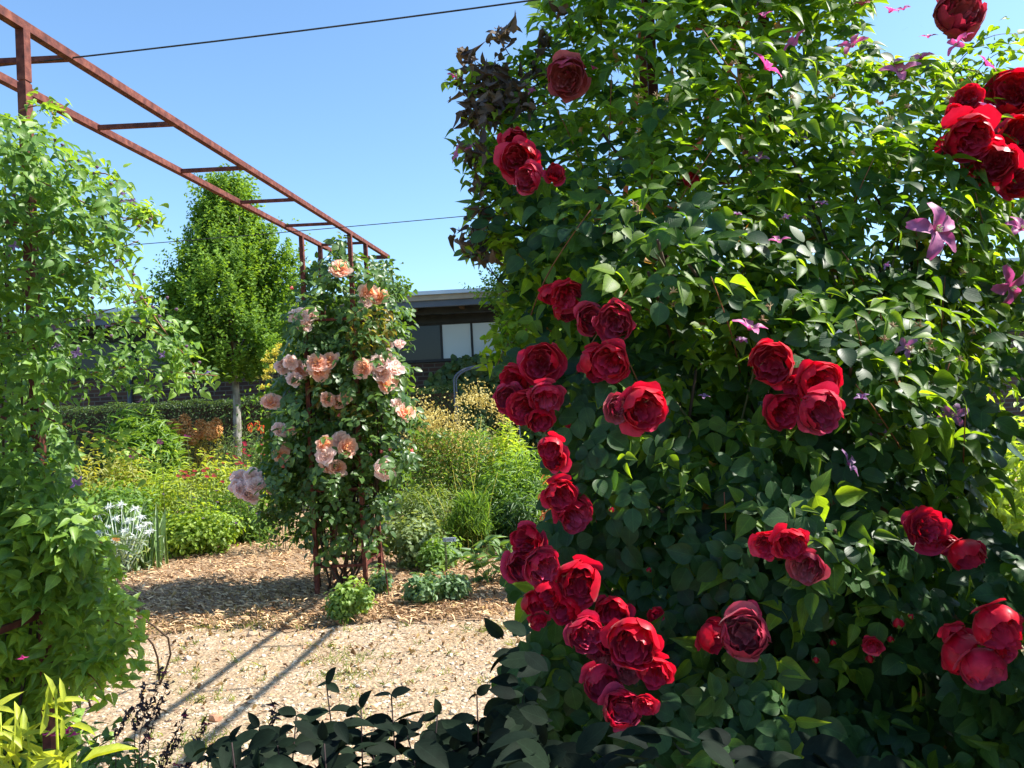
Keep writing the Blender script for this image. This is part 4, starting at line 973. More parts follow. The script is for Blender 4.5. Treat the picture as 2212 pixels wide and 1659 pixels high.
# ------------------------------------------------------------------ border plants
LM = {}
def L_(key, *a, **k):
    if key not in LM: LM[key] = leafmat(key, *a, **k)
    return LM[key]
def mound(name, label, cat, x, ytop, d, wpx, material, n, ln, wr, tpl='lance', group=None, depth=None, up=.6, upgrow=0, stems=True, zlow=.02, bumps=6, tmul=.5):
    """a leafy mound whose centre column is at picture x, distance d, top at picture y"""
    c = at(float(x), float(ytop), d); h = max(c[2], .08); R = wpx/F*d/2; Ry = depth or R*.8
    root = empty(name, (c[0], c[1], 0), label, cat, group)
    # lumps inside the mound
    a = rng.uniform(0, 6.28, bumps); rr = np.sqrt(rng.random(bumps))*.72
    B = [(c[0], c[1], h*.55, R*.75, Ry*.75, h*.45)]+[(c[0]+R*rr[i]*math.cos(a[i]), c[1]+Ry*rr[i]*math.sin(a[i]), h*rng.uniform(.25, .6), R*rng.uniform(.4, .55), Ry*rng.uniform(.4, .55), h*rng.uniform(.28, .4)) for i in range(bumps)]
    k = rng.integers(0, len(B), n); Bq = np.array(B)[k]; v = rv(n); s = rng.uniform(.3, 1.0, n)**.6*np.where(rng.random(n) < .10, rng.uniform(1, 1.35, n), 1)*(1+.22*(vnoise(v*R+Bq[:, :3], 7/R*.5, 5)-.5))
    P = Bq[:, :3]+v*Bq[:, 3:]*s[:, None]; P[:, 2] = np.clip(P[:, 2], zlow, None)
    D, N = orient(n, v, .7, up, .55, .4-upgrow)
    if upgrow: D = nrm(D+np.array([0, 0, upgrow])); N = nrm(N-(N*D).sum(1)[:, None]*D)
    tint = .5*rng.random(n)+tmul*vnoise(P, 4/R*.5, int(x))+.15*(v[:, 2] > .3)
    leaves('foliage', root, material, P, D, N, rng.uniform(.75, 1.2, n)*ln, wr, tint, tpl, tpl not in ('simple',))
    if stems:
        S = []
        for j in range(9):
            q = P[rng.integers(0, n)]; b = np.array([c[0]+rng.normal(0, R*.2), c[1]+rng.normal(0, Ry*.2), 0]); S.append([b, b*.6+q*.4+[0, 0, h*.1], q])
        stems_of(root, STEM, S, .004, 'stems')
    return root, c, h, R

GOLD = L_('golden_leaf', (.10, .18, .03), (.30, .36, .06), .4)
GRN = L_('mid_green_leaf', (.05, .12, .02), (.16, .27, .05), .4)
LIME = L_('lime_leaf', (.12, .22, .03), (.30, .40, .06), .4)
TEAL = L_('blue_green_leaf', (.05, .11, .06), (.13, .22, .11), .3)
FINE = L_('fine_grey_green_leaf', (.06, .10, .035), (.15, .21, .07), .3)
DEEP = L_('deep_green_leaf', (.03, .075, .02), (.09, .17, .04), .35)
OLIVE = L_('olive_leaf', (.13, .15, .03), (.34, .30, .07), .35)

def dots(root, name, material, pts, r, parts=True, h=None):
    b = MB()
    for P in pts:
        m = MB()
        for j in range(7):
            a = j*.9; q = r*rng.uniform(.7, 1.1); m.add([(0, 0, 0), (q*math.cos(a-.35), q*math.sin(a-.35), .3*q), (1.1*q*math.cos(a), 1.1*q*math.sin(a), .35*q), (q*math.cos(a+.35), q*math.sin(a+.35), .3*q)], [(0, 1, 2, 3)], rng.random())
        V = np.concatenate(m.V); t = rng.uniform(-.5, .5); V = V@np.array(Matrix.Rotation(-.5+t, 3, 'X')).T
        me = rawmesh(name, V, m.I, m.S, np.concatenate(m.T), False, material)
        o = bpy.data.objects.new(name, me); C.objects.link(o); o.parent = root; o.location = Vector(P)-root.location

GR = 'flowering border plants'
# back row, left bed
mound('border_plant', 'mound of narrow arching bright green leaves left of the orange flower heads', 'plant', 290, 872, 11.2, 200, GRN, 4600, .18, .14, 'blade', up=.4, upgrow=.7)
r_, c_, h_, R_ = mound('border_plant', 'feathery grey-green bush at the foot of the pale tree trunk', 'plant', 515, 912, 11.0, 140, FINE, 5200, .06, .16, 'simple', upgrow=.9, up=.2)
mound('border_plant', 'large golden-green leafy mass in the middle of the left bed', 'plant', 420, 962, 9.9, 330, GOLD, 5200, .085, .32, 'lance', bumps=12, depth=.8)
mound('border_plant', 'yellowish bush speckled orange just right of the left clematis', 'plant', 205, 930, 9.6, 230, L_('bronze_gold_leaf', (.12, .17, .03), (.34, .33, .07), .38), 4600, .08, .3, 'lance', bumps=10, depth=.7)
mound('border_plant', 'pale green ferny clump with seed stalks in front of the arching green mound', 'plant', 300, 972, 9.8, 170, LIME, 2200, .09, .16, 'blade', upgrow=.6, depth=.5)
r_, c_, h_, R_ = mound('cranesbill', 'low green cranesbill mound with small violet flowers edging the mulch', 'plant', 415, 1080, 8.75, 230, LIME, 5000, .055, .75, 'lance', bumps=12, depth=.4)
VIO = petalmat('violet_small', (.22, .08, .40), (.30, .14, .5), (.3, .2, .5))
dots(r_, 'flower', VIO, [at(float(x), float(y), 8.45) for x, y in ((470, 1085), (395, 1108), (335, 1160), (352, 1068), (540, 1095), (555, 1110), (580, 1075), (468, 1060), (420, 1075), (372, 1040), (440, 1120), (510, 1130))], .016)
mound('cranesbill', 'green leafy clump between the cranesbill and the apricot rose', 'plant', 520, 1070, 9.5, 190, GRN, 3400, .07, .35, 'lance', depth=.4)
mound('border_plant', 'green mass with crimson buds behind the sea holly', 'plant', 250, 1020, 9.0, 260, GRN, 4600, .07, .42, 'lance', bumps=12, depth=.5)
# orange spurge heads
def spurge():
    OR = leafmat('orange_bract', (.55, .25, .08), (.75, .42, .16), .3, .7, (1.2, 1.1, .7))
    spots = [(372, 905, 24, 70), (398, 893, 24, 80), (432, 905, 26, 72), (452, 912, 20, 62), (466, 903, 22, 68), (385, 925, 26, 60), (415, 925, 20, 56)]
    for i, (x, y, w_, hpx) in enumerate(spots):
        d = 11.7+.25*(i % 3); top = at(float(x), float(y), d); r = w_/F*d/2; hh = hpx/F*d*.62
        root = empty('spurge_stem', (top[0], top[1], 0), ['orange spurge head at the left end of its row', 'tallest orange spurge head of the row', 'broad orange spurge head in the middle of the row', 'small orange spurge head right of the middle', 'orange spurge head nearest the pale tree trunk', 'lower orange spurge head below the tallest one', 'lower orange spurge head below the middle one'][i], 'spurge', 'orange spurge heads before the dark hedge')
        m = MB(); m.tube([(top[0], top[1], 0), (top[0], top[1], top[2]-hh*.5)], .012, .008, 5); m.build('stem', STEM, root)
        n = 420; v = rv(n); P = np.stack([top[0]+v[:, 0]*r, top[1]+v[:, 1]*r, top[2]-hh/2+v[:, 2]*hh/2*(1-.1*abs(v[:, 0]))], -1)
        P += rng.normal(0, .008, P.shape); D, N = orient(n, v, .6, .5, .5, -.2)
        leaves('flower_head', root, OR, P, D, N, .034, .9, rng.random(n), 'simple', False)
        n = 130; v = rv(n); P = np.stack([top[0]+v[:, 0]*r*.8, top[1]+v[:, 1]*r*.8, rng.uniform(.5, top[2]-hh*.6, n)], -1)
        D, N = orient(n, v, .5, .5, .5, .1); leaves('leaves', root, OLIVE, P, D, N, .09, .2, rng.random(n), 'lance')
spurge()
# crimson pincushion flowers
def wiry(name, label, cat, region, n, d, flowercol, r=.022, zb=0, group=None, stemmat=STEM, n_leaf=500):
    x, y = inpic(region, n); dd = d+rng.normal(0, .2, n); P = at(x, y, dd); c = P.mean(0)
    root = empty(name, (c[0], c[1], 0), label, cat, group); S = []
    for p in P:
        b = np.array([c[0]+(p[0]-c[0])*.6, c[1]+(p[1]-c[1])*.6, 0]); S.append([b, b*.4+p*.6+[rng.normal(0, .02), 0, 0], p])
    stems_of(root, stemmat, S, .0028, 'stems'); dots(root, 'flower', flowercol, P, r)
    if n_leaf:
        m_ = n_leaf; Q = np.stack([c[0]+rng.normal(0, .25, m_), c[1]+rng.normal(0, .2, m_), rng.uniform(.02, c[2]*.75, m_)], -1); D, N = orient(m_, rv(m_), .5, .5, .5, -.4)
        leaves('foliage', root, GRN, Q, D, N, .08, .2, rng.random(m_), 'lance')
    return root
CRIM = petalmat('crimson_small', (.40, .01, .06), (.52, .03, .10), (.5, .05, .12))
wiry('pincushion_flower', 'wiry stems with crimson button flowers left of the apricot rose', 'flower', [(490, 960), (575, 945), (580, 1010), (560, 1060), (490, 1090), (470, 1030)], 34, 9.4, CRIM, .024)
wiry('pincushion_flower', 'scattered crimson blooms over the golden-green leafy mass', 'flower', [(400, 985), (470, 980), (470, 1040), (380, 1040)], 16, 9.2, CRIM, .028, n_leaf=200)
DPUR = petalmat('dark_poppy', (.10, .01, .09), (.22, .03, .18), (.2, .05, .18))
for (x, y, lab) in ((283, 988, 'dark purple poppy over the pale ferny clump'), (345, 955, 'dark purple poppy just below the arching green mound'), (404, 944, 'dark purple poppy at the foot of the orange spurge')):
    p = at(float(x), float(y), 9.0); root = empty('poppy', (p[0], p[1], 0), lab, 'poppy', 'dark purple poppies')
    S = [[(p[0], p[1], 0), (p[0]+.03, p[1], p[2]*.6), p]]; stems_of(root, STEM, S, .004, 'stem'); dots(root, 'petals', DPUR, [p], .042)
POKE = petalmat('poker', (.75, .30, .05), (.75, .08, .02), (.8, .15, .04))
for (x, y, lab) in ((541, 921, 'red-hot poker with yellow skirt left of the apricot rose, leftmost'), (556, 917, 'red-hot poker nearest the apricot rose'), (566, 925, 'orange poker half behind the apricot rose leaves')):
    p = at(float(x), float(y), 10.4); root = empty('red_hot_poker', (p[0], p[1], 0), lab, 'flower', 'red-hot pokers')
    stems_of(root, STEM, [[(p[0], p[1], 0), (p[0], p[1], p[2]*.6), (p[0], p[1], p[2]-.04)]], .006, 'stem')
    n = 60; v = rv(n); P = p+v*np.array([.022, .022, .06]); D = nrm(v*[1, 1, .2]+[0, 0, -.8]); N = rv(n); leaves('flower_spike', root, POKE, P, D, N, .03, .3, (P[:, 2]-p[2])/.12+.5, 'simple', False)
# yellow umbel plant behind apricot rose
def umbels(name, label, spots, d, col, mat_leaf, fl=.045, sc=1.0, nleaf=600, nm='umbel'):
    P = np.array([at(float(x), float(y), d+rng.normal(0, .1)) for x, y in spots]); c = P.mean(0)
    root = empty(name, (c[0], c[1], 0), label, 'plant')
    S = []; U = []
    for p in P:
        S.append([(c[0]+(p[0]-c[0])*.4, c[1], 0), (c[0]+(p[0]-c[0])*.7, c[1], p[2]*.6), p-[0, 0, .05]])
        for j in range(14):
            a = rng.uniform(0, 6.28); q = p+np.array([math.cos(a), math.sin(a), 0])*rng.uniform(.01, .09)*sc+[0, 0, rng.normal(0, .01)]
            S.append([p-[0, 0, .05], (p+q)/2-[0, 0, .02], q]); U.append(q+rng.normal(0, .008, (9, 3)))
    U = np.concatenate(U); n = len(U); stems_of(root, STEM, S, .0022, 'stems')
    leaves(nm, root, col, U, rv(n), nrm(rv(n)*.4+[0, 0, 1]), .022, .8, rng.random(n), 'simple', False)
    m_ = nleaf; Q = np.stack([c[0]+rng.normal(0, .22, m_), c[1]+rng.normal(0, .15, m_), rng.uniform(.1, c[2]*.9, m_)], -1); D, N = orient(m_, rv(m_), .5, .5, .5, .2)
    leaves('foliage', root, mat_leaf, Q, D, N, .07, .4, rng.random(m_), 'lance')
YEL = leafmat('yellow_umbel', (.42, .38, .05), (.60, .52, .10), .2, .7)
umbels('lovage', 'tall plant with flat yellow flower plates just behind the apricot rose', [(592, 765), (605, 755), (580, 778), (588, 800), (570, 815), (578, 835), (600, 790), (572, 858), (612, 745), (640, 758)], 8.6, YEL, GRN)
# right bed: golden oat-like haze
def haze_plant(name, label, blobs, d, nfl, col, leafcol, nleaf):
    pts = [at(float(x), float(y), d) for x, y, rx_, ry_ in blobs]; c = np.mean(pts, 0)
    root = empty(name, (c[0], c[1], 0), label, 'plant'); P = []; S = []
    for (x, y, rx_, ry_), w_ in zip(blobs, nfl):
        px = x+rng.normal(0, rx_*.5, w_); py = y+rng.normal(0, ry_*.5, w_); P.append(at(px, py, d+rng.normal(0, .18, w_)))
        for k in range(5):
            e = at(x+rng.normal(0, rx_*.4), y+rng.normal(0, ry_*.4), d); b = at(x+rng.normal(0, 15), 1100, d); S.append([(b[0], b[1], 0), (b[0]*.4+e[0]*.6, e[1], e[2]*.6), e])
    P = np.concatenate(P); n = len(P); stems_of(root, STEM, S, .0025, 'stems')
    D = nrm(rv(n)+[0, 0, -.8]); leaves('flower_haze', root, col, P, D, rv(n), rng.uniform(.025, .05, n), .6, rng.random(n), 'simple', False)
    m_ = nleaf; x0 = min(b[0]-b[2]*.5 for b in blobs); x1 = max(b[0]+b[2]*.5 for b in blobs)
    px = rng.uniform(x0, x1, m_); py = rng.uniform(930, 1110, m_); Q = at(px, py, d+rng.normal(0, .25, m_)-.0); Q[:, 2] = np.clip(Q[:, 2], .03, None); D, N = orient(m_, rv(m_), .5, .6, .5, -.2)
    leaves('foliage', root, leafcol, Q, D, N, rng.uniform(.04, .08, m_), .25, rng.random(m_), 'lance')
STRAW = leafmat('straw_floret', (.42, .34, .09), (.64, .54, .20), .3, .7, (1.3, 1.1, .7))
haze_plant('meadow_rue', 'yellow flower haze on green ferny foliage right of the apricot rose', [(905, 900, 30, 50), (935, 915, 50, 40), (985, 925, 40, 55), (950, 950, 110, 40), (1000, 985, 100, 50), (920, 985, 70, 50), (990, 1035, 60, 60), (940, 1060, 50, 40)], 9.6, [400, 620, 500, 950, 640, 340, 280, 180], STRAW, GRN, 5200)
haze_plant('giant_oat_grass', 'tall tuft of golden florets on one green stalk before the hedge', [(1030, 848, 34, 26), (1012, 862, 34, 18), (1052, 868, 40, 16), (1075, 885, 26, 20), (1090, 905, 24, 20)], 10.2, [230, 130, 130, 90, 90], STRAW, TEAL, 60)
mound('border_plant', 'small blue-green bush beneath the tall golden florets', 'plant', 1035, 880, 10.6, 80, TEAL, 1800, .05, .35, 'lance', depth=.4)
mound('border_plant', 'lime-green leafy clump nearest the red blooms\' left edge', 'plant', 1095, 900, 9.8, 110, LIME, 2200, .11, .2, 'lance', upgrow=.5, depth=.5)
mound('border_plant', 'mid-green willow-leaved bush left of the dark red blooms', 'plant', 1120, 965, 9.0, 210, GRN, 5200, .09, .22, 'lance', bumps=10, depth=.7)
mound('border_plant', 'deep green leafy bush low beside the red thicket', 'plant', 1130, 1050, 8.2, 180, DEEP, 3000, .10, .22, 'lance', bumps=8, depth=.5)
mound('border_plant', 'fresh green ferny bush behind the white plant label', 'plant', 1015, 1090, 8.2, 150, GRN, 2600, .08, .18, 'blade', upgrow=.6, depth=.35)
mound('border_plant', 'olive ferny bush right of the apricot rose, under the yellow haze', 'plant', 905, 1030, 8.6, 170, L_('fern_leaf', (.06, .12, .03), (.18, .24, .06), .35), 4200, .05, .3, 'lance', bumps=8, depth=.5)
mound('cranesbill', 'loose pale green clump left of the white plant label', 'plant', 885, 1105, 7.6, 130, L_('sage_leaf', (.08, .13, .05), (.20, .26, .10), .35), 1900, .055, .8, 'lance', depth=.35)
mound('cranesbill', 'green clump around the white plant label', 'plant', 960, 1150, 7.3, 130, GRN, 1500, .05, .6, 'lance', depth=.3)
# wispy pale grass stalks
def grass_stalks():
    root = empty('tall_grass', (-.5, 7.9, 0), 'thin pale arching grass stalks right of the apricot rose', 'grass'); S = []
    for (x, y, x2, y2, x3, y3) in ((1010, 1150, 985, 1060, 978, 1010), (1020, 1150, 1000, 1060, 985, 1030), (1040, 1140, 1020, 1040, 1010, 990), (955, 1150, 925, 1080, 912, 1070), (1030, 1130, 1045, 1060, 1060, 1045), (1000, 1140, 1015, 1070, 1030, 1080), (980, 1150, 940, 1060, 930, 1040), (1050, 1150, 1060, 1080, 1075, 1020), (1010, 1130, 1030, 1010, 1040, 900)):
        b = at(float(x), float(y), 7.9); S.append([(b[0], 7.9, 0), b, at(float(x2), float(y2), 7.9), at(float(x3), float(y3), 7.85)])
    stems_of(root, L_('pale_stalk', (.30, .32, .10), (.4, .4, .15)), S, .0035, 'stalk')
    n = 900; x, y = inpic([(960, 1160), (1060, 1160), (1050, 1080), (1000, 1070)], n); P = at(x, y, 7.9+rng.normal(0, .12, n)); D = nrm(rv(n)*.6+[0, 0, 1.]); leaves('blades', root, GRN, P, D, nrm(rv(n)+[0, -.4, 0]), .11, .07, rng.random(n), 'blade')
grass_stalks()
# sea holly and iris blades
def seaholly():
    SIL = leafmat('silver_bract', (.60, .64, .62), (.84, .87, .84), .3, .6, (1, 1.02, .95))
    root = empty('sea_holly', (at(262, 1205, 7.8)[0], 7.8, 0), 'silver-white spiny sea holly at the left edge of the mulch', 'plant')
    spots = [(235, 1095), (262, 1090), (292, 1100), (215, 1110), (248, 1120), (278, 1125), (305, 1118), (230, 1140), (270, 1145), (300, 1140), (318, 1130), (250, 1165), (285, 1160), (212, 1150), (240, 1185), (322, 1148)]
    S = []; d0 = root.location[1]
    for (x, y) in spots:
        p = at(float(x), float(y), d0+rng.uniform(-.1, .1)); S.append([(root.location[0]+rng.normal(0, .05), d0, 0), (p[0]*.6+root.location[0]*.4, p[1], p[2]*.5), p])
        n = 40; t = rng.uniform(0, 6.28, n); D = np.stack([np.cos(t), np.sin(t)*.8, rng.uniform(-.3, .7, n)], -1)@np.array(Matrix.Rotation(.5, 3, 'X')).T
        leaves('flower', root, SIL, np.repeat(p[None], n, 0), D, nrm(rv(n)+[0, -.3, .5]), rng.uniform(.028, .062, n), .16, .3+.7*rng.random(n), 'blade')
    stems_of(root, SIL, S, .004, 'stems')
    n = 500; c = np.array(root.location); P = c+np.stack([rng.normal(0, .16, n), rng.normal(0, .12, n), rng.uniform(.02, .42, n)], -1); D, N = orient(n, rv(n), .5, .6, .6, 0)
    leaves('leaves', root, L_('grey_green_leaf', (.14, .20, .13), (.30, .36, .26), .3), P, D, N, .075, .3, rng.random(n), 'lance')
    ir = empty('iris', (at(268, 1175, 8.0)[0], 8.0, 0), 'sword-shaped grey-green iris leaves behind the sea holly', 'plant'); c = np.array(ir.location); n = 46
    P = c+np.stack([rng.uniform(-.36, .38, n), rng.normal(0, .08, n), np.zeros(n)], -1); D = nrm(np.stack([rng.normal(0, .18, n), rng.normal(0, .1, n), np.ones(n)], -1))
    leaves('blades', ir, L_('iris_leaf', (.10, .18, .06), (.22, .32, .12), .3), P, D, nrm(rv(n)*.3+[.2, -1, 0]), rng.uniform(.4, .72, n), .075, rng.random(n), 'blade')
    o = at(250, 1167, 7.1); root2 = empty('marigold', (o[0], o[1], 0), 'single orange-yellow bloom in front of the sea holly', 'flower')
    stems_of(root2, STEM, [[(o[0], o[1], 0), o]], .004, 'stem'); dots(root2, 'petals', petalmat('orange_petal', (.8, .4, .03), (.85, .5, .05), (.8, .4, .05)), [o, o+[0.01, .01, .01]], .04)
seaholly()
# clumps at the column foot
SAGE = L_('columbine_leaf', (.07, .14, .06), (.17, .27, .12), .35)
mound('columbine', 'rounded light green clump at the foot of the apricot rose', 'plant', 752, 1238, 5.75, 105, L_('light_green_leaf', (.08, .16, .03), (.22, .33, .07), .38), 1500, .040, .75, 'lance', group='leafy clumps at the path edge', depth=.2)
mound('columbine', 'bluish green lobed clump on the bare soil right of the column', 'plant', 942, 1222, 6.1, 120, SAGE, 1700, .045, .7, 'lance', group='leafy clumps at the path edge', depth=.22)
mound('columbine', 'small grey-green clump in the shade beneath the apricot rose canes', 'plant', 815, 1215, 6.5, 60, SAGE, 500, .04, .7, 'lance', group='leafy clumps at the path edge', depth=.15)
def hellebore():
    b = atz(1058, 1262); root = empty('broad_leaved_plant', (b[0], b[1], 0), 'plant with broad veined pointed leaves left of the red blooms', 'plant'); S = []; P = []; D = []; L = []
    for (x, y) in ((1025, 1195), (1050, 1175), (1080, 1180), (1015, 1215), (1065, 1205), (1090, 1210), (1040, 1225), (1045, 1250), (1080, 1235), (1000, 1205), (1100, 1190)):
        p = at(float(x), float(y), b[1]+rng.uniform(-.1, .1)); S.append([(b[0], b[1], 0), (p[0]*.5+b[0]*.5, p[1], p[2]*.6), p])
        for k in range(7):
            a = rng.uniform(0, 6.28); P.append(p); D.append((math.cos(a), math.sin(a)*.7-.2, rng.uniform(-.2, .8))); L.append(rng.uniform(.12, .19))
    n = len(P); leaves('foliage', root, L_('broad_leaf', (.06, .13, .04), (.16, .26, .08), .35), np.array(P), np.array(D), nrm(rv(n)*.3+[.1, -.4, 1]), np.array(L), .34, rng.random(n), 'clem'); stems_of(root, STEM, S, .004, 'stems')
hellebore()
def label_sign():
    p = at(970, 1166, 6.9); W_ = noisemat('label_white', [(.62, .68, .80), (.70, .75, .85)], 4, .4, 0)
    root = empty('plant_label', (p[0], p[1], 0), 'small white plant label with black ring on a thin metal stake', 'sign'); z = p[2]
    m = MB(); V = []; m.box((-.055, -.003, z-.017), (.062, .003, z+.019)); m.build('plate', W_, root, loc=(0, 0, 0))
    t = np.linspace(0, 2*np.pi, 22); m = MB(); m.tube([(-.044+.0165*math.cos(a), -.0045, z+.0165*math.sin(a)) for a in t], .0016, k=4); m.build('ring', INK, root, loc=(0, 0, 0))
    text('number', '71', .022, (-.056, -.004, z-.008), root, INK, .0004)
    m = MB()
    for zz, a, b in ((.008, -.02, .04), (.001, -.02, .015), (-.005, -.02, .028)): m.box((a, -.0042, z+zz), (b, -.0032, z+zz+.0018))
    m.add([(.034, -.0042, z-.009), (.046, -.0042, z-.009), (.041, -.0042, z+.009)], [(0, 1, 2)]); m.build('print', INK, root, loc=(0, 0, 0))
    ME = noisemat('stake_metal', [(.12, .10, .08), (.2, .17, .14)], 10, .5, 0, metal=.4); m = MB()
    m.tube([(-.04, .006, -.05), (-.04, .006, z+.01)], .0028, k=5); m.tube([(-.03, .006, -.05), (-.03, .006, z+.01)], .0028, k=5); m.build('stake', ME, root, loc=(0, 0, 0))
label_sign()
p0 = atz(842, 1295); p1 = at(822, 1172, p0[1]); m = MB(); m.tube([p0-[0, 0, .05], (p0+p1)/2+[.004, 0, 0], p1], .006, k=6); o = m.build('iron_rod', RUST); tag(o, 'thin dark rusty rod leaning in the soil right of the column foot', 'rod')

# grass tufts on the gravel
def tufts():
    n_t = 110; Y = rng.uniform(3.4, 6.0, n_t); X = rng.uniform(-.55, .05, n_t)*Y; big = [(395, 1345), (480, 1350), (600, 1335), (560, 1350), (455, 1340), (640, 1345), (330, 1365), (1070, 1360), (745, 1460), (520, 1330), (430, 1615), (750, 1420)]
    C0 = np.stack([X, Y], -1); C1 = np.array([atz(float(a), float(b))[:2] for a, b in big]); ctr = np.r_[C0, C1]; m_ = np.r_[np.full(n_t, 12), np.full(len(big), 160)]
    P = np.concatenate([np.stack([c[0]+rng.normal(0, .02 if k == 12 else .12, k), c[1]+rng.normal(0, .02 if k == 12 else .07, k), np.zeros(k)], -1) for c, k in zip(ctr, m_)])
    P[:, 2] = gz(P[:, 0], P[:, 1]); n = len(P); D = nrm(rv(n)*.7+[0, 0, .7]); D[:, 2] = abs(D[:, 2])
    o = leaves('grass_tufts', None, L_('grass_blade', (.10, .15, .03), (.28, .32, .08), .3), P, D, rv(n), rng.uniform(.02, .05, n), .09, rng.random(n), 'blade'); tag(o, kind='stuff')
tufts()

# ------------------------------------------------------------------ near plants at the bottom edge
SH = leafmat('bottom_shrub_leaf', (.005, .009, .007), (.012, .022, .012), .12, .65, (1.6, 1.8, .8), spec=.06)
def bottom_shrub():
    root = empty('shrub', (-.15, 1.6, 0), 'dark leafy shrub in deep shade along the bottom edge', 'shrub')
    P = []; D = []; N = []; L = []; S = []
    tips = [(705, 1478, 62), (845, 1500, 60), (945, 1545, 52), (1030, 1500, 50), (780, 1530, 60), (640, 1545, 58), (560, 1570, 55), (500, 1600, 50), (600, 1610, 60), (700, 1600, 62), (800, 1600, 60), (880, 1590, 58), (980, 1620, 56), (1060, 1580, 56), (1130, 1500, 60), (450, 1635, 50), (1050, 1640, 56), (900, 1650, 60), (740, 1660, 60), (640, 1670, 60), (560, 1660, 60), (1150, 1580, 60), (1200, 1640, 64)]
    for (x, y, s) in tips:
        d = 1.55-.12*(y > 1580)+rng.normal(0, .04); t = at(float(x), float(y), d); ln_ = s/F*d*1.2; bx = t+np.array([rng.normal(0, .03), .02, -.35])
        S.append([(bx[0]*.8, 1.6, 0), bx, t])
        for k in range(5):
            q = t*(1-k*.16)+bx*(k*.16); a0 = rng.normal(0, .3)
            for sgn in (-1, 1):
                P.append(q); a0 = rng.normal(0, .6); D.append((sgn*math.cos(a0), math.sin(a0)-.2, .1-.35*k/5+rng.normal(0, .30))); L.append(ln_*rng.uniform(.6, 1.1)*(.65 if k == 0 else 1)); N.append((rng.normal(0, .5), rng.normal(-.5, .45), 1))
        P.append(t); D.append((rng.normal(0, .9), -.1, .45)); L.append(ln_*.6); N.append((rng.normal(0, .4), -.7, .7))
    for q in range(230):
        x = rng.uniform(420, 1180); y = rng.uniform(1555+max(0, 640-x)*.3, 1720); p = at(x, y, 1.5+rng.normal(0, .08)); P.append(p); D.append((rng.normal(0, 1), rng.normal(-.2, .4), rng.normal(-.1, .4))); L.append(rng.uniform(.040, .075)); N.append((rng.normal(0, .5), rng.normal(-.6, .4), .9))
    for q in range(60):
        x = rng.uniform(1120, 1900); y = rng.uniform(1590+max(0, x-1500)*.15, 1720); p = at(x, y, 1.12+rng.normal(0, .05)); P.append(p); D.append((rng.normal(.2, 1), rng.normal(-.2, .3), rng.normal(.0, .4))); L.append(rng.uniform(.05, .085)); N.append((rng.normal(0, .5), rng.normal(-.5, .4), .9))
    for q in range(26):
        x = rng.uniform(1085, 1190); y = rng.uniform(1370, 1560); p = at(x, y, 1.45+rng.normal(0, .05)); P.append(p); D.append((rng.normal(-.6, .6), rng.normal(-.2, .3), rng.normal(.0, .4))); L.append(rng.uniform(.04, .07)); N.append((rng.normal(0, .5), rng.normal(-.7, .4), .7))
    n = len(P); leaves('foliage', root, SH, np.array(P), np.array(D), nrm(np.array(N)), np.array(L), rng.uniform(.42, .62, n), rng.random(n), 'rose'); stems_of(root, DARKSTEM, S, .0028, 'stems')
bottom_shrub()
def bottom_leaves_right():
    pass
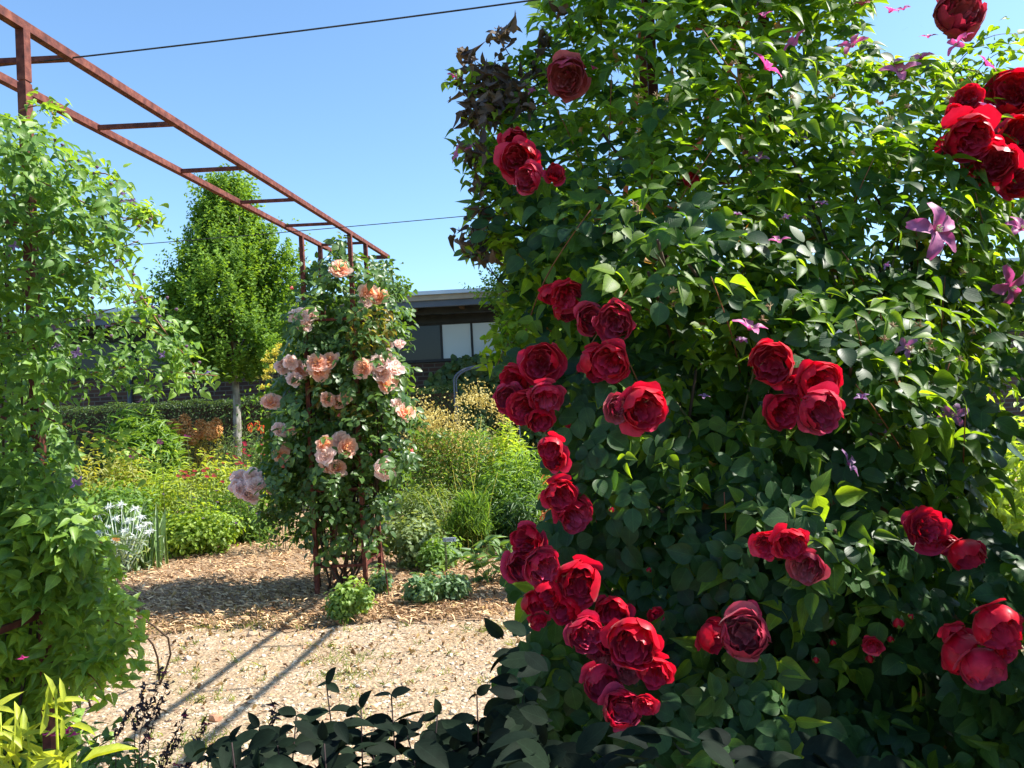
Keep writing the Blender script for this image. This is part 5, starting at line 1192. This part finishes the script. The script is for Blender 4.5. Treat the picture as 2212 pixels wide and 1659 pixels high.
def lime_plant():
    NL = leafmat('chartreuse_leaf', (.26, .33, .03), (.46, .50, .05), .45, .45, (1.5, 1.4, .6))
    root = empty('leafy_plant', (-1.15, 1.75, 0), 'bright yellow-green plant with long pointed leaves in the bottom left corner', 'plant'); P = []; D = []; L = []; S = []
    for (x, y, n, ang, ln_) in ((60, 1560, 12, .9, .085), (20, 1590, 16, .6, .08), (120, 1500, 8, 1.0, .07), (150, 1640, 8, .4, .10), (60, 1640, 10, .8, .09), (0, 1540, 10, .9, .07)):
        p = at(float(x), float(y), 1.7); S.append([(-1.1, 1.8, 0), p-[0, 0, .4], p])
        for k in range(n):
            a = rng.uniform(-.4, 2.6); P.append(p+rng.normal(0, .02, 3)-[0, 0, .012*k]); D.append((math.cos(a), rng.normal(-.1, .3), abs(math.sin(a))*ang)); L.append(ln_*rng.uniform(.7, 1.2))
    n = len(P); leaves('foliage', root, NL, np.array(P), np.array(D), nrm(rv(n)*.5+[.5, -.4, .8]), np.array(L), .26, rng.random(n), 'lance'); stems_of(root, NL, S, .005, 'stem')
    rt, c, h, R = mound('leafy_plant', 'dark green low plant with magenta bells beside the yellow-green leaves', 'plant', 200, 1560, 2.3, 330, DEEP, 1500, .045, .5, 'clem', depth=.3)
    MG = petalmat('magenta_bell', (.42, .02, .16), (.50, .05, .22), (.5, .08, .25)); bm_ = star_mesh(5, 1.2, 9, MG)
    for (x, y) in ((105, 1578), (122, 1580), (145, 1575), (160, 1580), (150, 1568), (48, 1415)): place('flower', bm_, rt, at(float(x), float(y), 2.0), np.array([.1, -.2, -1.]), .018)
    rt, c, h, R = mound('shrub', 'broad green leaves low in the left corner below the clematis', 'shrub', 60, 1440, 3.0, 330, LC, 1300, .065, .6, 'clem', depth=.3)
lime_plant()
def salvia():
    FL = petalmat('dark_crimson', (.14, .005, .04), (.22, .01, .07), (.2, .02, .08))
    root = empty('salvia', (-.98, 2.2, 0), 'dark thin-stemmed salvia with small crimson flowers standing over the gravel', 'plant'); S = []; Q = []
    for (x, y, x2, y2) in ((355, 1450, 290, 1600), (365, 1470, 310, 1620), (290, 1530, 240, 1600), (400, 1545, 330, 1680), (445, 1565, 390, 1680), (310, 1480, 285, 1610), (388, 1590, 340, 1690), (420, 1620, 380, 1700), (330, 1530, 300, 1640), (590, 1522, 585, 1640)):
        a = at(float(x), float(y), 2.2); b = at(float(x2), float(y2), 2.2); e = np.array([b[0]*.9-.1, 2.25, 0]) if x < 500 else np.array([b[0], 2.2, 0]); S.append([e, b, (a+b)/2, a])
        for t in np.linspace(0, .75, 9): Q.append(a*(1-t)+b*t)
    stems_of(root, DARKSTEM, S, .0016, 'stems'); Q = np.repeat(np.array(Q), 4, 0); Q += rng.normal(0, .004, Q.shape); n = len(Q)
    leaves('calyces', root, L_('dark_calyx', (.02, .012, .02), (.05, .03, .04), .1), Q, nrm(rv(n)+[0, 0, .2]), rv(n), rng.uniform(.008, .018, n), .6, rng.random(n), 'curl')['kind'] = 'stuff'
    dots(root, 'flower', FL, [at(float(x), float(y), 2.18) for x, y in ((357, 1455), (295, 1532), (398, 1548), (448, 1566), (362, 1560), (405, 1625), (322, 1598), (592, 1528), (380, 1655))], .012)
salvia()
# sunlit shrubs beyond the thicket, seen through its gaps on the right
mound('shrub', 'sunlit yellow-green shrub seen through gaps at the right edge', 'shrub', 2120, 780, 4.6, 420, LIME, 5200, .085, .4, 'lance', bumps=12, depth=.6)
mound('shrub', 'bronze-orange bush glimpsed behind the dark red blooms', 'shrub', 1225, 880, 6.2, 130, leafmat('copper_leaf', (.36, .13, .04), (.55, .28, .10), .4), 1500, .06, .6, 'lance', depth=.3)
